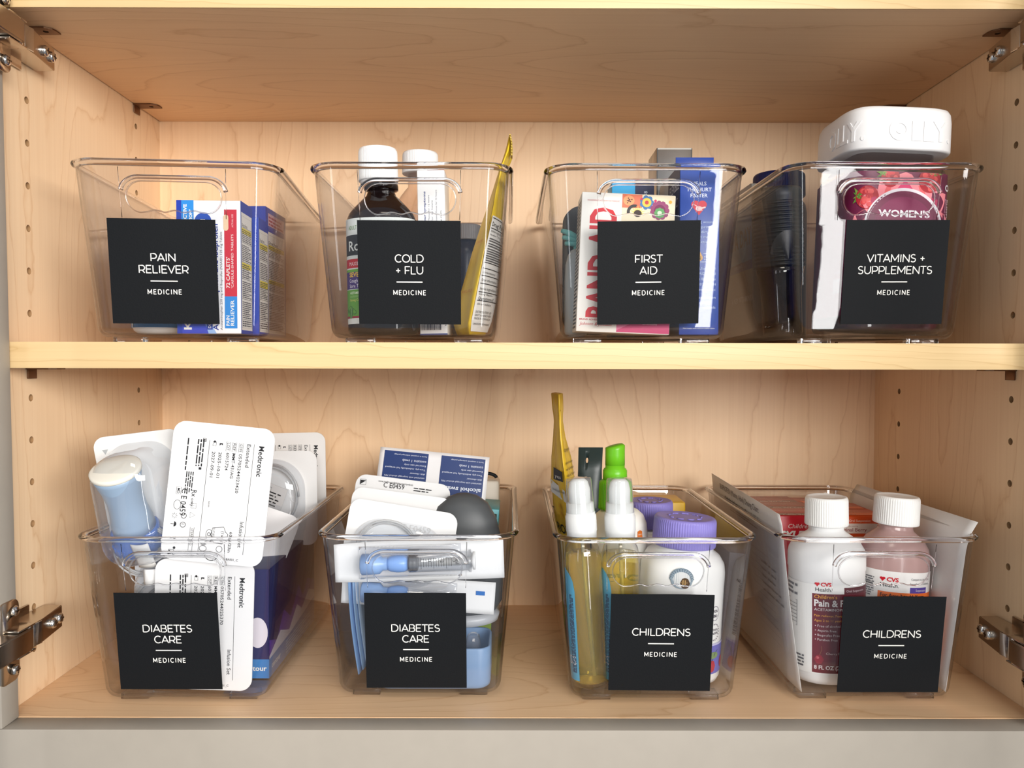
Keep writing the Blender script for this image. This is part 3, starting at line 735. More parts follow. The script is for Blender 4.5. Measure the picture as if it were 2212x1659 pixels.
p.text('ADULT', -.0248, .0800, .0032, (96, 140, 60), width=.0085); p.text('Robitussin', -.0248, .0640, .0078, (226, 232, 230), bold=.012, width=.042)
p.text('MAXIMUM STRENGTH', -.0245, .0527, .0030, (240, 220, 224), width=.034); p.text('SEVERE', -.0248, .0442, .0036, (238, 196, 60), bold=.02, width=.0150)
p.text('Cough +', -.0248, .0400, .0028, (236, 232, 244), width=.0115); p.text('Sore Throat', -.0248, .0360, .0028, (236, 232, 244), width=.017)
p.text('ACETAMINOPHEN', -.0245, .0312, .0018, (226, 240, 214), width=.0165, bold=.02); p.text('DEXTROMETHORPHAN', -.0245, .0286, .0015, (160, 200, 130), width=.0165); p.text('Strong Cooling', -.0245, .0258, .0018, (230, 220, 120), width=.014)
for cx, cz, r in ((-.0255, .0195, 30), (-.0215, .0180, -20), (-.0235, .0165, 80)):
    c, s_ = math.cos(math.radians(r)), math.sin(math.radians(r)); L_ = [(.004 * math.cos(a), .0022 * math.sin(a) * (1 + .2 * math.cos(8 * a))) for a in [2 * PI * i / 22 for i in range(22)]]
    p.poly([(cx + a * c - b * s_, cz + a * s_ + b * c) for a, b in L_], (70, 120, 54)); p.line([(cx - .004 * c, cz - .004 * s_), (cx + .004 * c, cz + .004 * s_)], .0003, (176, 206, 160))
p.micro(-.034, .012, .0008, .07, 50, (120, 120, 130)); p.done('label')
t = thing('syrup_bottle', 'clear syrup bottle with white cap, behind the dark one in the COLD + FLU bin', 'bottle', 'u2', -.0050, .117, FL)
latheo('body', [(.021, 0), (.0245, .0012), (.0255, .004), (.0255, .098), (.0245, .106), (.021, .116), (.0145, .125), (.0108, .129), (.0108, .142)], clear_plastic('pink_clear', (.93, .86, .84), .6, .03, .06, 1.2), t, 56, .85)
latheo('syrup', [(.020, .0014), (.0238, .003), (.0240, .072), (.0236, .073)], flat((120, 10, 22), .15, .5), t, 48, .83)
screw_cap(t, .0155, .1405, .0185, (240, 241, 242), ribs=60)
o, F = carton('medicine_box', 'slim tall white box with vertical print in the COLD + FLU bin', 'u2', .0136, .066, .0214, .040, .1275, (240, 240, 240), ry=-1.1)
p = Print(o, F['front'])
for tx, bx, cp, z0, ln, c, bo in (('Other products to treat your symptoms', .0062, .0017, .045, .066, (36, 60, 130), .02), ('Relieves Chest Congestion, Thins and Loosens Mucus for 12 hours', .0092, .0012, .040, .068, (70, 78, 110), 0),
    ('Thins and Loosens Mucus for 12 hours', .0118, .0012, .054, .050, (70, 78, 110), 0), ('Controls Cough, Relieves Chest Congestion, Thins and Loosens Mucus for 12 hours', .0150, .0012, .035, .077, (70, 78, 110), 0), ('www.mucinex.com', .0186, .0015, .070, .026, (30, 30, 40), 0)):
    p.text(tx, bx, z0, cp, c, rot=PI / 2, width=ln, bold=bo)
rnd = random.Random(4); xx = .0008
while xx < .0165:
    w_ = rnd.choice((.0002, .0004, .0006)); p.rect(xx, .0040, w_, .0052, (26, 30, 60)); xx += w_ + rnd.choice((.0002, .0003, .0005))
p.text('6', .0195, .008, .0016, BLACK, rot=-PI / 2); p.rect(0, 0, .0214, .0013, (30, 70, 140)); p.done('printed_front')
p = Print(o, F['top']); p.rect(.008, .0002, .0132, .039, (200, 40, 50)); p.done('printed_top')
t = thing('small_bottle', 'small navy bottle with grey cap behind the right edge of the COLD + FLU card', 'bottle', 'u2', .0322, .170, FL)
latheo('body', [(.012, 0), (.0145, .001), (.015, .003), (.015, .078), (.0135, .086), (.011, .089), (.011, .093)], flat((34, 44, 66), .25, .5), t, 40)
screw_cap(t, .0133, .092, .0145, (150, 150, 152), ribs=40)
# bag of cough drops: a soft stand-up bag, its white panel turned to the right front
def soft_bag(name, label, b, lev, yc, seam, col, mat=None, pw=1.25, n=40, wr=.0006, top_crimp=True, cat='bag'):
    """lev: (z, xl, xr, half depth)"""
    t = thing(name, label, cat, b, 0, 0, 0); bm = bmesh.new(); rs = []
    for k, (z, xl, xr, hd) in enumerate(lev):
        rs.append([(x + (xl + xr) / 2 + wr * math.sin(9 * i * 2 * PI / n + k) * (1 if 0 < k < len(lev) - 1 else 0), y + yc + wr * math.cos(7 * i * 2 * PI / n + k * 2), z) for i, (x, y, _) in enumerate(ring((xr - xl) / 2, hd, 0, n, pw))])
    loft(bm, rs); bm_obj('pouch', bm, mat or flat(col, .3, .5, bump=.5, bscale=60), t, 60)
    def facet(u, v, l):
        """u 0..1 from the front edge to the right edge, v height"""
        k = 0
        while k < len(lev) - 2 and v > lev[k + 1][0]: k += 1
        f = min(max((v - lev[k][0]) / (lev[k + 1][0] - lev[k][0]), 0), 1); xl, xr, hd = [lev[k][j] + (lev[k + 1][j] - lev[k][j]) * f for j in (1, 2, 3)]
        a = -PI / 2 + u * PI / 2; ca, sa = math.cos(a), math.sin(a); rx = (xr - xl) / 2
        x = (xl + xr) / 2 + (rx) * math.copysign(abs(ca) ** (2 / pw), ca); y = yc + hd * math.copysign(abs(sa) ** (2 / pw), sa)
        nn = Vector((hd, -rx * 1.0, 0)).normalized() if u >= 0 else Vector((-hd, -rx, 0)).normalized()
        q = Vector((x, y, v)) + nn * (l + .0010); return q
    return t, facet
YEL = (226, 190, 44)
t, fc = soft_bag('cough_drop_bag', 'yellow cough drop bag with white panel at the right of the COLD + FLU bin', 'u2',
  [(.0075, .030, .0520, .026), (.016, .0275, .0560, .034), (.035, .031, .0605, .038), (.0514, .0355, .0620, .038), (.075, .042, .0645, .036), (.0977, .050, .0660, .032), (.118, .0570, .0674, .028), (.1387, .0635, .0692, .024), (.150, .0672, .0738, .022), (.158, .0695, .0742, .018), (.1655, .0712, .0722, .012)], .072, None, YEL)
p = Print(t, fc, .35)
Q = lambda u, v: (u, v)
def band(p, z0, z1, u0, u1, col, n=6):
    for i in range(n): p.poly([(u0, z0 + (z1 - z0) * i / n), (u1, z0 + (z1 - z0) * i / n), (u1, z0 + (z1 - z0) * (i + 1) / n), (u0, z0 + (z1 - z0) * (i + 1) / n)], col)
for z0, z1 in ((.010, .035), (.035, .0514), (.0514, .075), (.075, .0985)):
    for i in range(6): band(p, z0, z1, i / 6, (i + 1) / 6, (232, 230, 224), 3)
p.done('white_panel'); p = Print(t, fc, .4, lift=.0006)
for z in (.0965, .0885, .062, .0575, .052, .046, .0395, .033):
    for i in range(5): p.poly([(.10 + .16 * i, z), (.26 + .16 * i, z), (.26 + .16 * i, z + .0006), (.10 + .16 * i, z + .0006)], BLACK)
for tx, z, cp, wd in (('Drug Facts', .0905, .0036, .8), ('Active ingredient', .0860, .0018, .7), ('Menthol 7.5 mg', .0832, .0014, .6), ('Directions', .0540, .0018, .5), ('Other information', .0480, .0022, .6), ('Inactive ingredients', .0415, .0022, .62), ('honey flavor', .0375, .0016, .5), ('Questions?', .0340, .0024, .55), ('visit our website', .0300, .0018, .5), ('DISTRIBUTED BY', .0240, .0017, .6), ('EAST HANOVER', .0215, .0017, .6), ('MADE IN CANADA', .0190, .0017, .6), ('04050050400E', .0150, .0015, .6)):
    p.text(tx, .14, z, cp, BLACK, width=wd)
for z0 in (.0805, .0765, .0725, .0690, .0655): p.micro(.14, z0 - .002, .75, .0036, 2, (70, 70, 74), seed=int(z0 * 1e5), fill=.5)
p.done('panel_print')
p = Print(t, fc, .4, lift=.0006); p.text('RELIEF', -.62, .040, .0022, (214, 130, 50), width=.45); p.text('DROPS', -.5, .078, .0022, (214, 120, 50), width=.4); p.done('panel_print')
bm = bmesh.new()
zz = [(.0690 + .0016 * math.sin(i * 1.5), .1480 + i * .0010) for i in range(0)]
for i in range(14): add_box(bm, (.0737 - max(0, i - 8) * .00025, .056, .1475 + i * .0012), (.0012, .010, .0007), 0)
bm_obj('crimped_edge', bm, flat((190, 160, 60), .35, .5, .3), t, None)

# ================================================================== FIRST AID bin
o, F = carton('bandage_box', 'white and red bandage box with a flowered panel behind the FIRST AID card', 'u3', -.0148, .046, .0708, .036, .1052, (242, 240, 234), z=FL + .0012, ry=2.4, rz=0)
p = Print(o, F['front']); p.rect(.0305, .0008, .040, .0130, (206, 64, 120)); p.poly([(.0305, .0138), (.040, .0138), (.046, .010), (.0305, .002)], (226, 120, 160)); p.rect(.0305, .0138, .040, .0910, (240, 226, 196))
p.text('BAND-AID', .0262, .0110, .0200, (208, 40, 52), rot=PI / 2, width=.0830, bold=.03)
p.text('BRAND ADHESIVE BANDAGES', .0022, .0088, .0013, (190, 50, 60), width=.027, bold=.02); p.text('Johnson & Johnson', .0025, .0050, .0026, (196, 46, 60), width=.024, slant=.25)
p.text('PANSEMENTS ADHESIFS DE MARQUE', .0045, .0985, .0012, (200, 110, 110), width=.024); p.text('panneau lateral pour', .046, .0098, .0016, (244, 214, 226), width=.021, slant=.2); p.text('dimensions', .050, .0070, .0016, (244, 214, 226), width=.011, slant=.2)
def flower(p, x, y, r, n, col, core, cr=.35, k=.36):
    for i in range(n):
        a = 2 * PI * i / n; p.disc(x + r * .62 * math.cos(a), y + r * .62 * math.sin(a), r * k, r * k, col, 14)
    p.disc(x, y, r * .62, r * .62, col, 18); p.disc(x, y, r * cr, r * cr, core, 18)
p.rect(.0305, .0945, .015, .0102, (226, 120, 90)); p.disc(.0355, .1000, .0042, .0038, (244, 160, 110)); 
for i in range(9): p.disc(.0355 + .0026 * math.cos(i * 2.4) * (i / 9), .1000 + .0026 * math.sin(i * 2.4) * (i / 9), .0005, .0005, (70, 40, 50), 8)
flower(p, .0490, .0990, .0056, 7, (66, 120, 176), (240, 196, 70), .62); flower(p, .0490, .0990, .0030, 6, (240, 200, 80), (190, 60, 70), .5)
flower(p, .0590, .0935, .0086, 11, (150, 64, 110), (120, 40, 84), .5, .24); flower(p, .0590, .0915, .0042, 8, (96, 160, 96), (210, 230, 200), .4)
for i in range(9):
    a = PI * i / 8; p.poly([(.0425 + .0022 * math.cos(a - .25), .0905 + .0022 * math.sin(a - .25)), (.0425 + .0066 * math.cos(a), .0905 + .0062 * math.sin(a)), (.0425 + .0022 * math.cos(a + .25), .0905 + .0022 * math.sin(a + .25))], (240, 220, 110))
p.disc(.0425, .0905, .0030, .0026, (60, 44, 40)); p.arc(.0400, .0915, .0046, .0022, (60, 56, 60), PI * .4, PI * 1.1)
p.disc(.0450, .1015, .0009, .0009, (206, 50, 100)); p.disc(.0555, .1005, .0010, .0010, (206, 50, 100)); p.disc(.0668, .100, .0012, .0012, (240, 180, 70)); p.done('printed_front')
p = Print(o, F['left']); p.micro(.004, .003, .028, .098, 34, (90, 92, 96), seed=9); p.done('printed_side')
bm = bmesh.new(); sheet(bm, lambda u, v: (.022 + .0135 * u, .0185 + .001 * v, .094 + .0145 * v * (1 if u < .8 else .85)), 6, 2, .0004); bm_obj('top_flap', bm, flat((190, 160, 122), .7), o, 60)
o, F = carton('bandage_box', 'tall blue bandage box with white lettering, right of the FIRST AID card', 'u3', .0434, .070, .0302, .080, .1290, (44, 76, 162), rx=0, rz=0, rough=.3)
p = Print(o, F['front']); WI = (226, 234, 246)
p.text('HEALS', .0145, .1130, .0029, WI, 'c', bold=.01); p.text('THE HURT', .0145, .1085, .0029, WI, 'c', bold=.01); p.text('FASTER', .0145, .1040, .0029, WI, 'c', bold=.01)
for sx in (-1, 1): p.disc(.0145 + sx * .0026, .0985, .0033, .0030, (214, 60, 74))
p.poly([(.0089, .0975), (.0201, .0975), (.0145, .0905)], (214, 60, 74)); p.disc(.0145, .0955, .0026, .0018, (236, 200, 196)); p.line([(.011, .0985), (.017, .094)], .0006, (240, 200, 200)); p.line([(.0145, .0955), (.0195, .0965)], .0012, (240, 210, 206))
for s_, z in (('Covering wounds', .0845), ('to protect', .0808), ('against dirt and', .0770), ('germs that may', .0733), ('cause infection', .0696), ('Use both', .0495), ('BAND-AID Brand', .0455), ('Adhesive Bandages', .0415), ('NEOSPORIN', .0375), ('and Antibiotic', .0335), ('for protection', .0275), ('of your healing', .0237), ('wounds', .0200)): p.text(s_, .0275 - (.004 if 'may' in s_ or 'inf' in s_ or 'healing' in s_ else 0) , z, .0021, (190, 206, 236), 'r', width=min(.0225, .00155 * len(s_)))
p.disc(.0150, .0585, .0026, .0026, (226, 176, 110)); p.poly([(.0126, .0595), (.0174, .0595), (.0150, .0640)], (226, 176, 110)); p.text('N', .0150, .0570, .0028, (40, 70, 60), 'c'); p.line([(.018, .0617), (.0235, .0617), (.0255, .0605), (.0262, .0585), (.0255, .0565), (.0235, .0553), (.0155, .0553)], .0003, WI)
for i in range(4):
    for j in range(3): p.disc(.0190 + i * .0012, .0570 + j * .0013, .0003, .0003, WI, 8)
p.text('Not made with natural rubber latex', .0151, .0045, .0012, WI, 'c', width=.024); p.done('printed_front')
p = Print(o, F['left']); p.rect(0, 0, .080, .1290, (40, 48, 84)); p.text('FLEXIBLE', .042, .1115, .0075, (196, 200, 212), width=.034, bold=.01); p.text('FABRIC', .042, .0985, .0075, (196, 200, 212), width=.030, bold=.01)
p.rect(0, .0, .036, .1290, (204, 202, 200)); p.arc(.020, .100, .010, .004, (176, 30, 60), .3, PI * 1.1); p.done('printed_side')
boxo('top_flap', (0, -.022, .1335), (.0296, .0008, .0100), flat((38, 66, 150), .35), o, .0002)
o, F = carton('bandage_box', 'tall silver-grey box at the back of the FIRST AID bin, rising over its rim', 'u3', .0412, .134, .031, .040, .164, (150, 148, 146), rough=.22); o.data.materials[0] = flat((168, 164, 160), .25, .5, .75, bump=.4, bscale=50)
p = Print(o, F['front']); p.frame(.0008, .100, .0294, .0632, .0009, (70, 68, 66)); p.rect(.001, .1625, .029, .0012, (200, 194, 184)); p.done('printed_front')
o, F = carton('bandage_box', 'bright blue and navy box behind the flowered box, seen through the hand slot', 'u3', .0000, .092, .0345, .030, .1265, (56, 160, 214))
p = Print(o, F['front']); p.rect(.019, 0, .0155, .1265, (34, 40, 74)); p.text('-38', .0290, .1135, .0030, (200, 206, 220), rot=PI / 2); p.done('printed_front')
t = thing('cold_pack', 'charcoal fabric cold pack with teal elastic loops at the left of the FIRST AID bin', 'pack', 'u3', -.0340, .098, FL)
bm = bmesh.new(); loft(bm, [[(a * s_, y_, b + .056) for a, b in rrect(.044, .108, .015, 8)] for y_, s_ in ((-.0065, .86), (-.0045, .97), (0, 1), (.0045, .97), (.0065, .86))]); bm_obj('pouch', bm, flat((72, 74, 78), .75, .2, bump=.5, bscale=300), t, 50)
TEAL = flat((104, 178, 180), .6, .25, bump=.6, bscale=500)
for k, (dz, dx) in enumerate(((0, 0), (-.0055, .001), (-.0105, .003))):
    bm = bmesh.new(); pts = [(-.0235 + dx + .021 * u, -.012 - .003 * math.sin(u * PI), .0880 + dz - (.0135 - .003 * k) * u + .002 * math.sin(u * PI)) for u in [i / 10 for i in range(11)]]
    tube(bm, pts, [.0012 + .0012 * math.sin(PI * min(1, .15 + i / 10)) for i in range(11)], 10); bm_obj('elastic_loop', bm, TEAL, t, 60)
bm = bmesh.new(); tube(bm, [(-.0120, -.0135, .0800), (-.0105, -.0140, .070), (-.0100, -.0145, .058), (-.009, -.0145, .05)], [.0026, .0030, .0026, .002], 10); bm_obj('elastic_loop', bm, TEAL, t, 60)
t = thing('ointment_tube', 'pale blue-grey squeeze tube at the lower left of the FIRST AID bin', 'tube', 'u3', -.0465, .0735, FL)
latheo('body', [(.006, 0), (.0085, .001), (.0092, .004), (.0094, .045), (.0086, .058), (.0066, .066), (.0040, .070), (.001, .0715)], flat((176, 186, 192), .3, .5, trans=.25), t, 36)
latheo('cap', [(.0070, -.0004), (.0075, .0005), (.0075, .009), (.0070, .0095)], flat((210, 214, 218), .4), t, 30)

# ================================================================== VITAMINS + SUPPLEMENTS bin
t = thing('vitamin_jar', 'large square jar with broad white lid and berry purple label, right end of upper shelf', 'jar', 'u4', .0203, .0700, FL + .0017, ry=1.9)
PB = (112, 26, 66); JR = .0392
latheo('body', [(JR * .90, 0), (JR * .97, .001), (JR, .004), (JR, .118), (JR * .97, .124), (JR * .88, .129), (JR * .80, .132), (JR * .80, .142)], clear_plastic('jar_clear', (.78, .74, .74), .55, .04, .06, 1.2), t, 96, 1, 5.5)
latheo('gummies', [(JR * .88, .003), (JR * .95, .006), (JR * .95, .108), (JR * .85, .111)], flat((86, 20, 44), .5, .3, mottle=.4, bscale=90, bump=.8), t, 72, 1, 5.5)
LR = .0412
lid = latheo('lid', [(LR * .93, .1370), (LR * .985, .1372), (LR, .1385), (LR * 1.0, .1600), (LR * .985, .1660), (LR * .95, .1690), (LR * .89, .1702), (LR * .3, .1704)], flat((244, 243, 243), .32, .45), t, 96, 1, 4.6)
bm = bmesh.new(); LM = wrap(0, 0, LR, LR, 4.6)
def emboss(bm, mp, st, x, y, cap, width, depth=.0006):
    vs, fs, x0, x1 = text_mesh(st, .02); k = cap / CAP; kx = width / (x1 - x0)
    A = [bm.verts.new(mp(x + (a - x0) * kx, y + b * k, depth)) for a, b in vs]; B = [bm.verts.new(mp(x + (a - x0) * kx, y + b * k, 0)) for a, b in vs]
    ec = {}
    for f in fs:
        try: bm.faces.new([A[i] for i in f])
        except ValueError: pass
        for i, j in zip(f, f[1:] + f[:1]): ec[(i, j)] = 1
    for i, j in list(ec):
        if (j, i) not in ec:
            try: bm.faces.new([B[i], B[j], A[j], A[i]])
            except ValueError: pass
emboss(bm, LM, 'LLY.', .0030, .1440, .0150, .0310); emboss(bm, LM, 'OLLY.', -.0755, .1440, .0150, .0440)
bm_obj('embossed_name', bm, flat((244, 243, 243), .32, .45), lid)
bm = bmesh.new()
def arcs(R, r, a0, a1, depth, n=30):
    for i in range(n):
        a, b = a0 + (a1 - a0) * i / n, a0 + (a1 - a0) * (i + 1) / n
        q = [(R, a), (R, b), (r, b), (r, a)]; A = [bm.verts.new(LM(-.0062 + rr * math.cos(t_), .1515 + rr * math.sin(t_), depth)) for rr, t_ in q]; B = [bm.verts.new(LM(-.0062 + rr * math.cos(t_), .1515 + rr * math.sin(t_), 0)) for rr, t_ in q]
        bm.faces.new(A[::-1]); bm.faces.new([A[0], A[1], B[1], B[0]]); bm.faces.new([A[2], A[3], B[3], B[2]])
arcs(.0080, .0046, 0, 2 * PI, .0006); arcs(.0030, .0022, PI * 1.15, PI * 1.85, .0006, 10)
bm_obj('embossed_ring', bm, flat((244, 243, 243), .32, .45), lid)
WJ = wrap(0, 0, JR + .0002, JR + .0002, 5.5)
p = Print(t, WJ, .35, step=.0012)
p.rect(-.115, .0125, .158, .1085, PB)
p.done('label'); lb = Print(t, WJ, .4, step=.0015, lift=.0005)
def clipd(pts): return [(max(-.037, min(.0385, x)), max(.013, min(.1205, y))) for x, y in pts]
def blob(x, y, rx, ry, col, n=24): lb.poly(clipd([(x + rx * math.cos(2 * PI * i / n), y + ry * math.sin(2 * PI * i / n)) for i in range(n)]), col)
def petal(cx, cy, L_, wd, ang, col, edge):
    for k, c in ((1, edge), (.78, col)):
        pts = []
        for i in range(21):
            u = i / 20 * 2; s_ = 1 if u <= 1 else -1; q = u if u <= 1 else 2 - u
            pts.append((L_ * k * q, s_ * wd * k * math.sin(PI * q) ** .8))
        ca, sa = math.cos(ang), math.sin(ang); lb.poly(clipd([(cx + a * ca - b * sa, cy + a * sa + b * ca) for a, b in pts]), c)
CX, CZ = .0005, .0790
for a, c in ((35, (178, 34, 84)), (145, (178, 34, 84)), (65, (232, 96, 100)), (115, (232, 96, 100)), (90, (214, 60, 110)), (0, (220, 90, 120)), (180, (220, 90, 120)), (-30, (226, 100, 110)), (-60, (226, 100, 110))): petal(CX, CZ + .004, .0400, .0115, math.radians(a), c, (244, 140, 150))
def berry(x, y, r, leaf_a):
    blob(x, y, r, r * 1.1, (176, 30, 44)); rnd = random.Random(int(x * 1e4))
    for i in range(14): q = r * .78 * math.sqrt(rnd.random()); a = rnd.random() * 6.3; blob(x + q * math.cos(a), y + q * math.sin(a), r * .24, r * .24, rnd.choice(((214, 56, 62), (196, 40, 52), (228, 84, 84))), 10)
    for k in (-50, -15, 20, 55):
        a = math.radians(leaf_a + k); bx, by = x + r * .7 * math.cos(math.radians(leaf_a)), y + r * .7 * math.sin(math.radians(leaf_a)); n_ = (-math.sin(a) * r * .26, math.cos(a) * r * .26)
        lb.poly(clipd([(bx + n_[0], by + n_[1]), (bx + r * .95 * math.cos(a), by + r * .95 * math.sin(a)), (bx - n_[0], by - n_[1])]), (96, 138, 52) if k % 2 else (128, 160, 66))
berry(-.0270, .1010, .0080, 170); berry(-.0110, .1165, .0070, 150); berry(.0190, .1150, .0085, 60); berry(.0355, .0500, .0090, -60); berry(-.0300, .040, .008, 120)
lb.disc(CX, CZ, .0285, .0285, PB, 48); lb.disc(CX, CZ, .0230, .0230, (126, 30, 76), 40); lb.arc(CX, CZ, .0285, .0022, (232, 226, 232), 0, 2 * PI, 60)
lb.text("WOMEN'S", CX, .0870, .0052, (240, 236, 240), 'c', width=.0390, bold=.03); lb.text('MULTI', CX, .0760, .007, (240, 236, 240), 'c')
lb.text('BLISSFUL BERRY', .0348, .1020, .0017, (236, 200, 214), rot=-PI / 2, width=.034, bold=.02); lb.text('Blended with Other Natural Flavors', .0325, .1020, .0012, (220, 180, 196), rot=-PI / 2, width=.046)
lb.arc(.0345, .1105, .0020, .0010, (240, 232, 238), 0, 2 * PI, 20)
for s_, z in (('BEAUTY', .087), ('TWO DAILY', .0745), ('NATURAL', .045)): lb.text(s_, -.0550, z, .0022, (150, 100, 130), width=.0090)
lb.rect(-.0560, .030, .0100, .0110, (140, 110, 130)); lb.done('label_print')
t = thing('supplement_bottle', 'black bottle with a deep ribbed cap at the left of the VITAMINS + SUPPLEMENTS bin', 'bottle', 'u4', -.0400, .104, FL + .0006, ry=-3)
latheo('body', [(.013, 0), (.0155, .001), (.0160, .004), (.0165, .040), (.0185, .052), (.0200, .060)], clear_plastic('smoke_clear', (.42, .42, .44), .5, .03, .07, 1.2), t, 48)
latheo('contents', [(.012, .001), (.0146, .003), (.015, .040), (.018, .054)], flat((30, 30, 34), .3, .5), t, 40)
bm = bmesh.new(); pr_ = [(.0165, .058, 0)]
z_ = .059
while z_ < .112: pr_ += [(.0208, z_, 0), (.0208, z_ + .0016, 0), (.0198, z_ + .0020, 0), (.0198, z_ + .0030, 0)]; z_ += .0034
pr_ += [(.0206, .1155, 0), (.0205, .121, 0), (.0190, .1240, 0), (.014, .1250, 0)]
lathe(bm, [(a, b) for a, b, _ in pr_], 56); bm_obj('ribbed_cap', bm, flat((34, 38, 40), .4, .45), t, 25)
bm = bmesh.new()
for i in range(26):
    a0, a1 = PI * (.08 + .84 * i / 26), PI * (.08 + .84 * (i + 1) / 26); WB = wrap(0, 0, .0210, .0210)
    q = [bm.verts.new(WB(rr * math.cos(a), .063 + rr * 1.6 * math.sin(a), .0003)) for rr, a in ((.0150, a0), (.0150, a1), (.0, a1), (.0, a0))]
    bm.faces.new(q[:3])
bm_obj('label', bm, flat((22, 24, 26), .35), t)
o, F = carton('vitamin_box', 'grey vitamin box with blue panel seen edgewise between the FIRST AID and VITAMINS bins', 'u4', -.0485, .178, .014, .092, .1360, (120, 116, 110), z=FL + .0008, ry=-1.5)  # greys darkened to carry the tint and reflections of the bin walls before it
p = Print(o, F['left']); p.rect(.0, .118, .092, .018, (176, 176, 178)); p.rect(.0, .062, .092, .056, (46, 116, 168)); p.disc(.055, .082, .020, .012, (110, 164, 200)); p.disc(.030, .074, .022, .009, (96, 150, 190)); p.rect(0, .062, .092, .008, (40, 66, 130))
p.text('ONE A DAY', .004, .084, .0160, (34, 36, 60), width=.086, bold=.02); p.text('SUPPLEMENTS', .04, .0655, .0028, (190, 196, 206)); p.text('6 KEY VITAMINS', .030, .0340, .0052, (176, 174, 170), width=.058, bold=.02)
p.arc(.038, .014, .0080, .0006, (156, 152, 146), 0, 2 * PI, 36); p.text('BAYER', .038, .0130, .0022, (156, 152, 146), 'c', width=.0100); p.text('B', .038, .0168, .0018, (156, 152, 146), 'c'); p.text('A', .038, .0100, .0018, (156, 152, 146), 'c'); p.text('E', .038, .0072, .0018, (156, 152, 146), 'c'); p.done('printed_side')
t = thing('supplement_bottle', 'bottle with a wide navy cap at the back of the VITAMINS + SUPPLEMENTS bin', 'bottle', 'u4', -.0140, .190, FL)
latheo('body', [(.020, 0), (.0245, .001), (.0255, .004), (.0255, .120), (.024, .128), (.0200, .134), (.0200, .138)], flat((70, 74, 84), .35, .4), t, 48)
screw_cap(t, .0240, .136, .0220, (24, 34, 92), ribs=70)
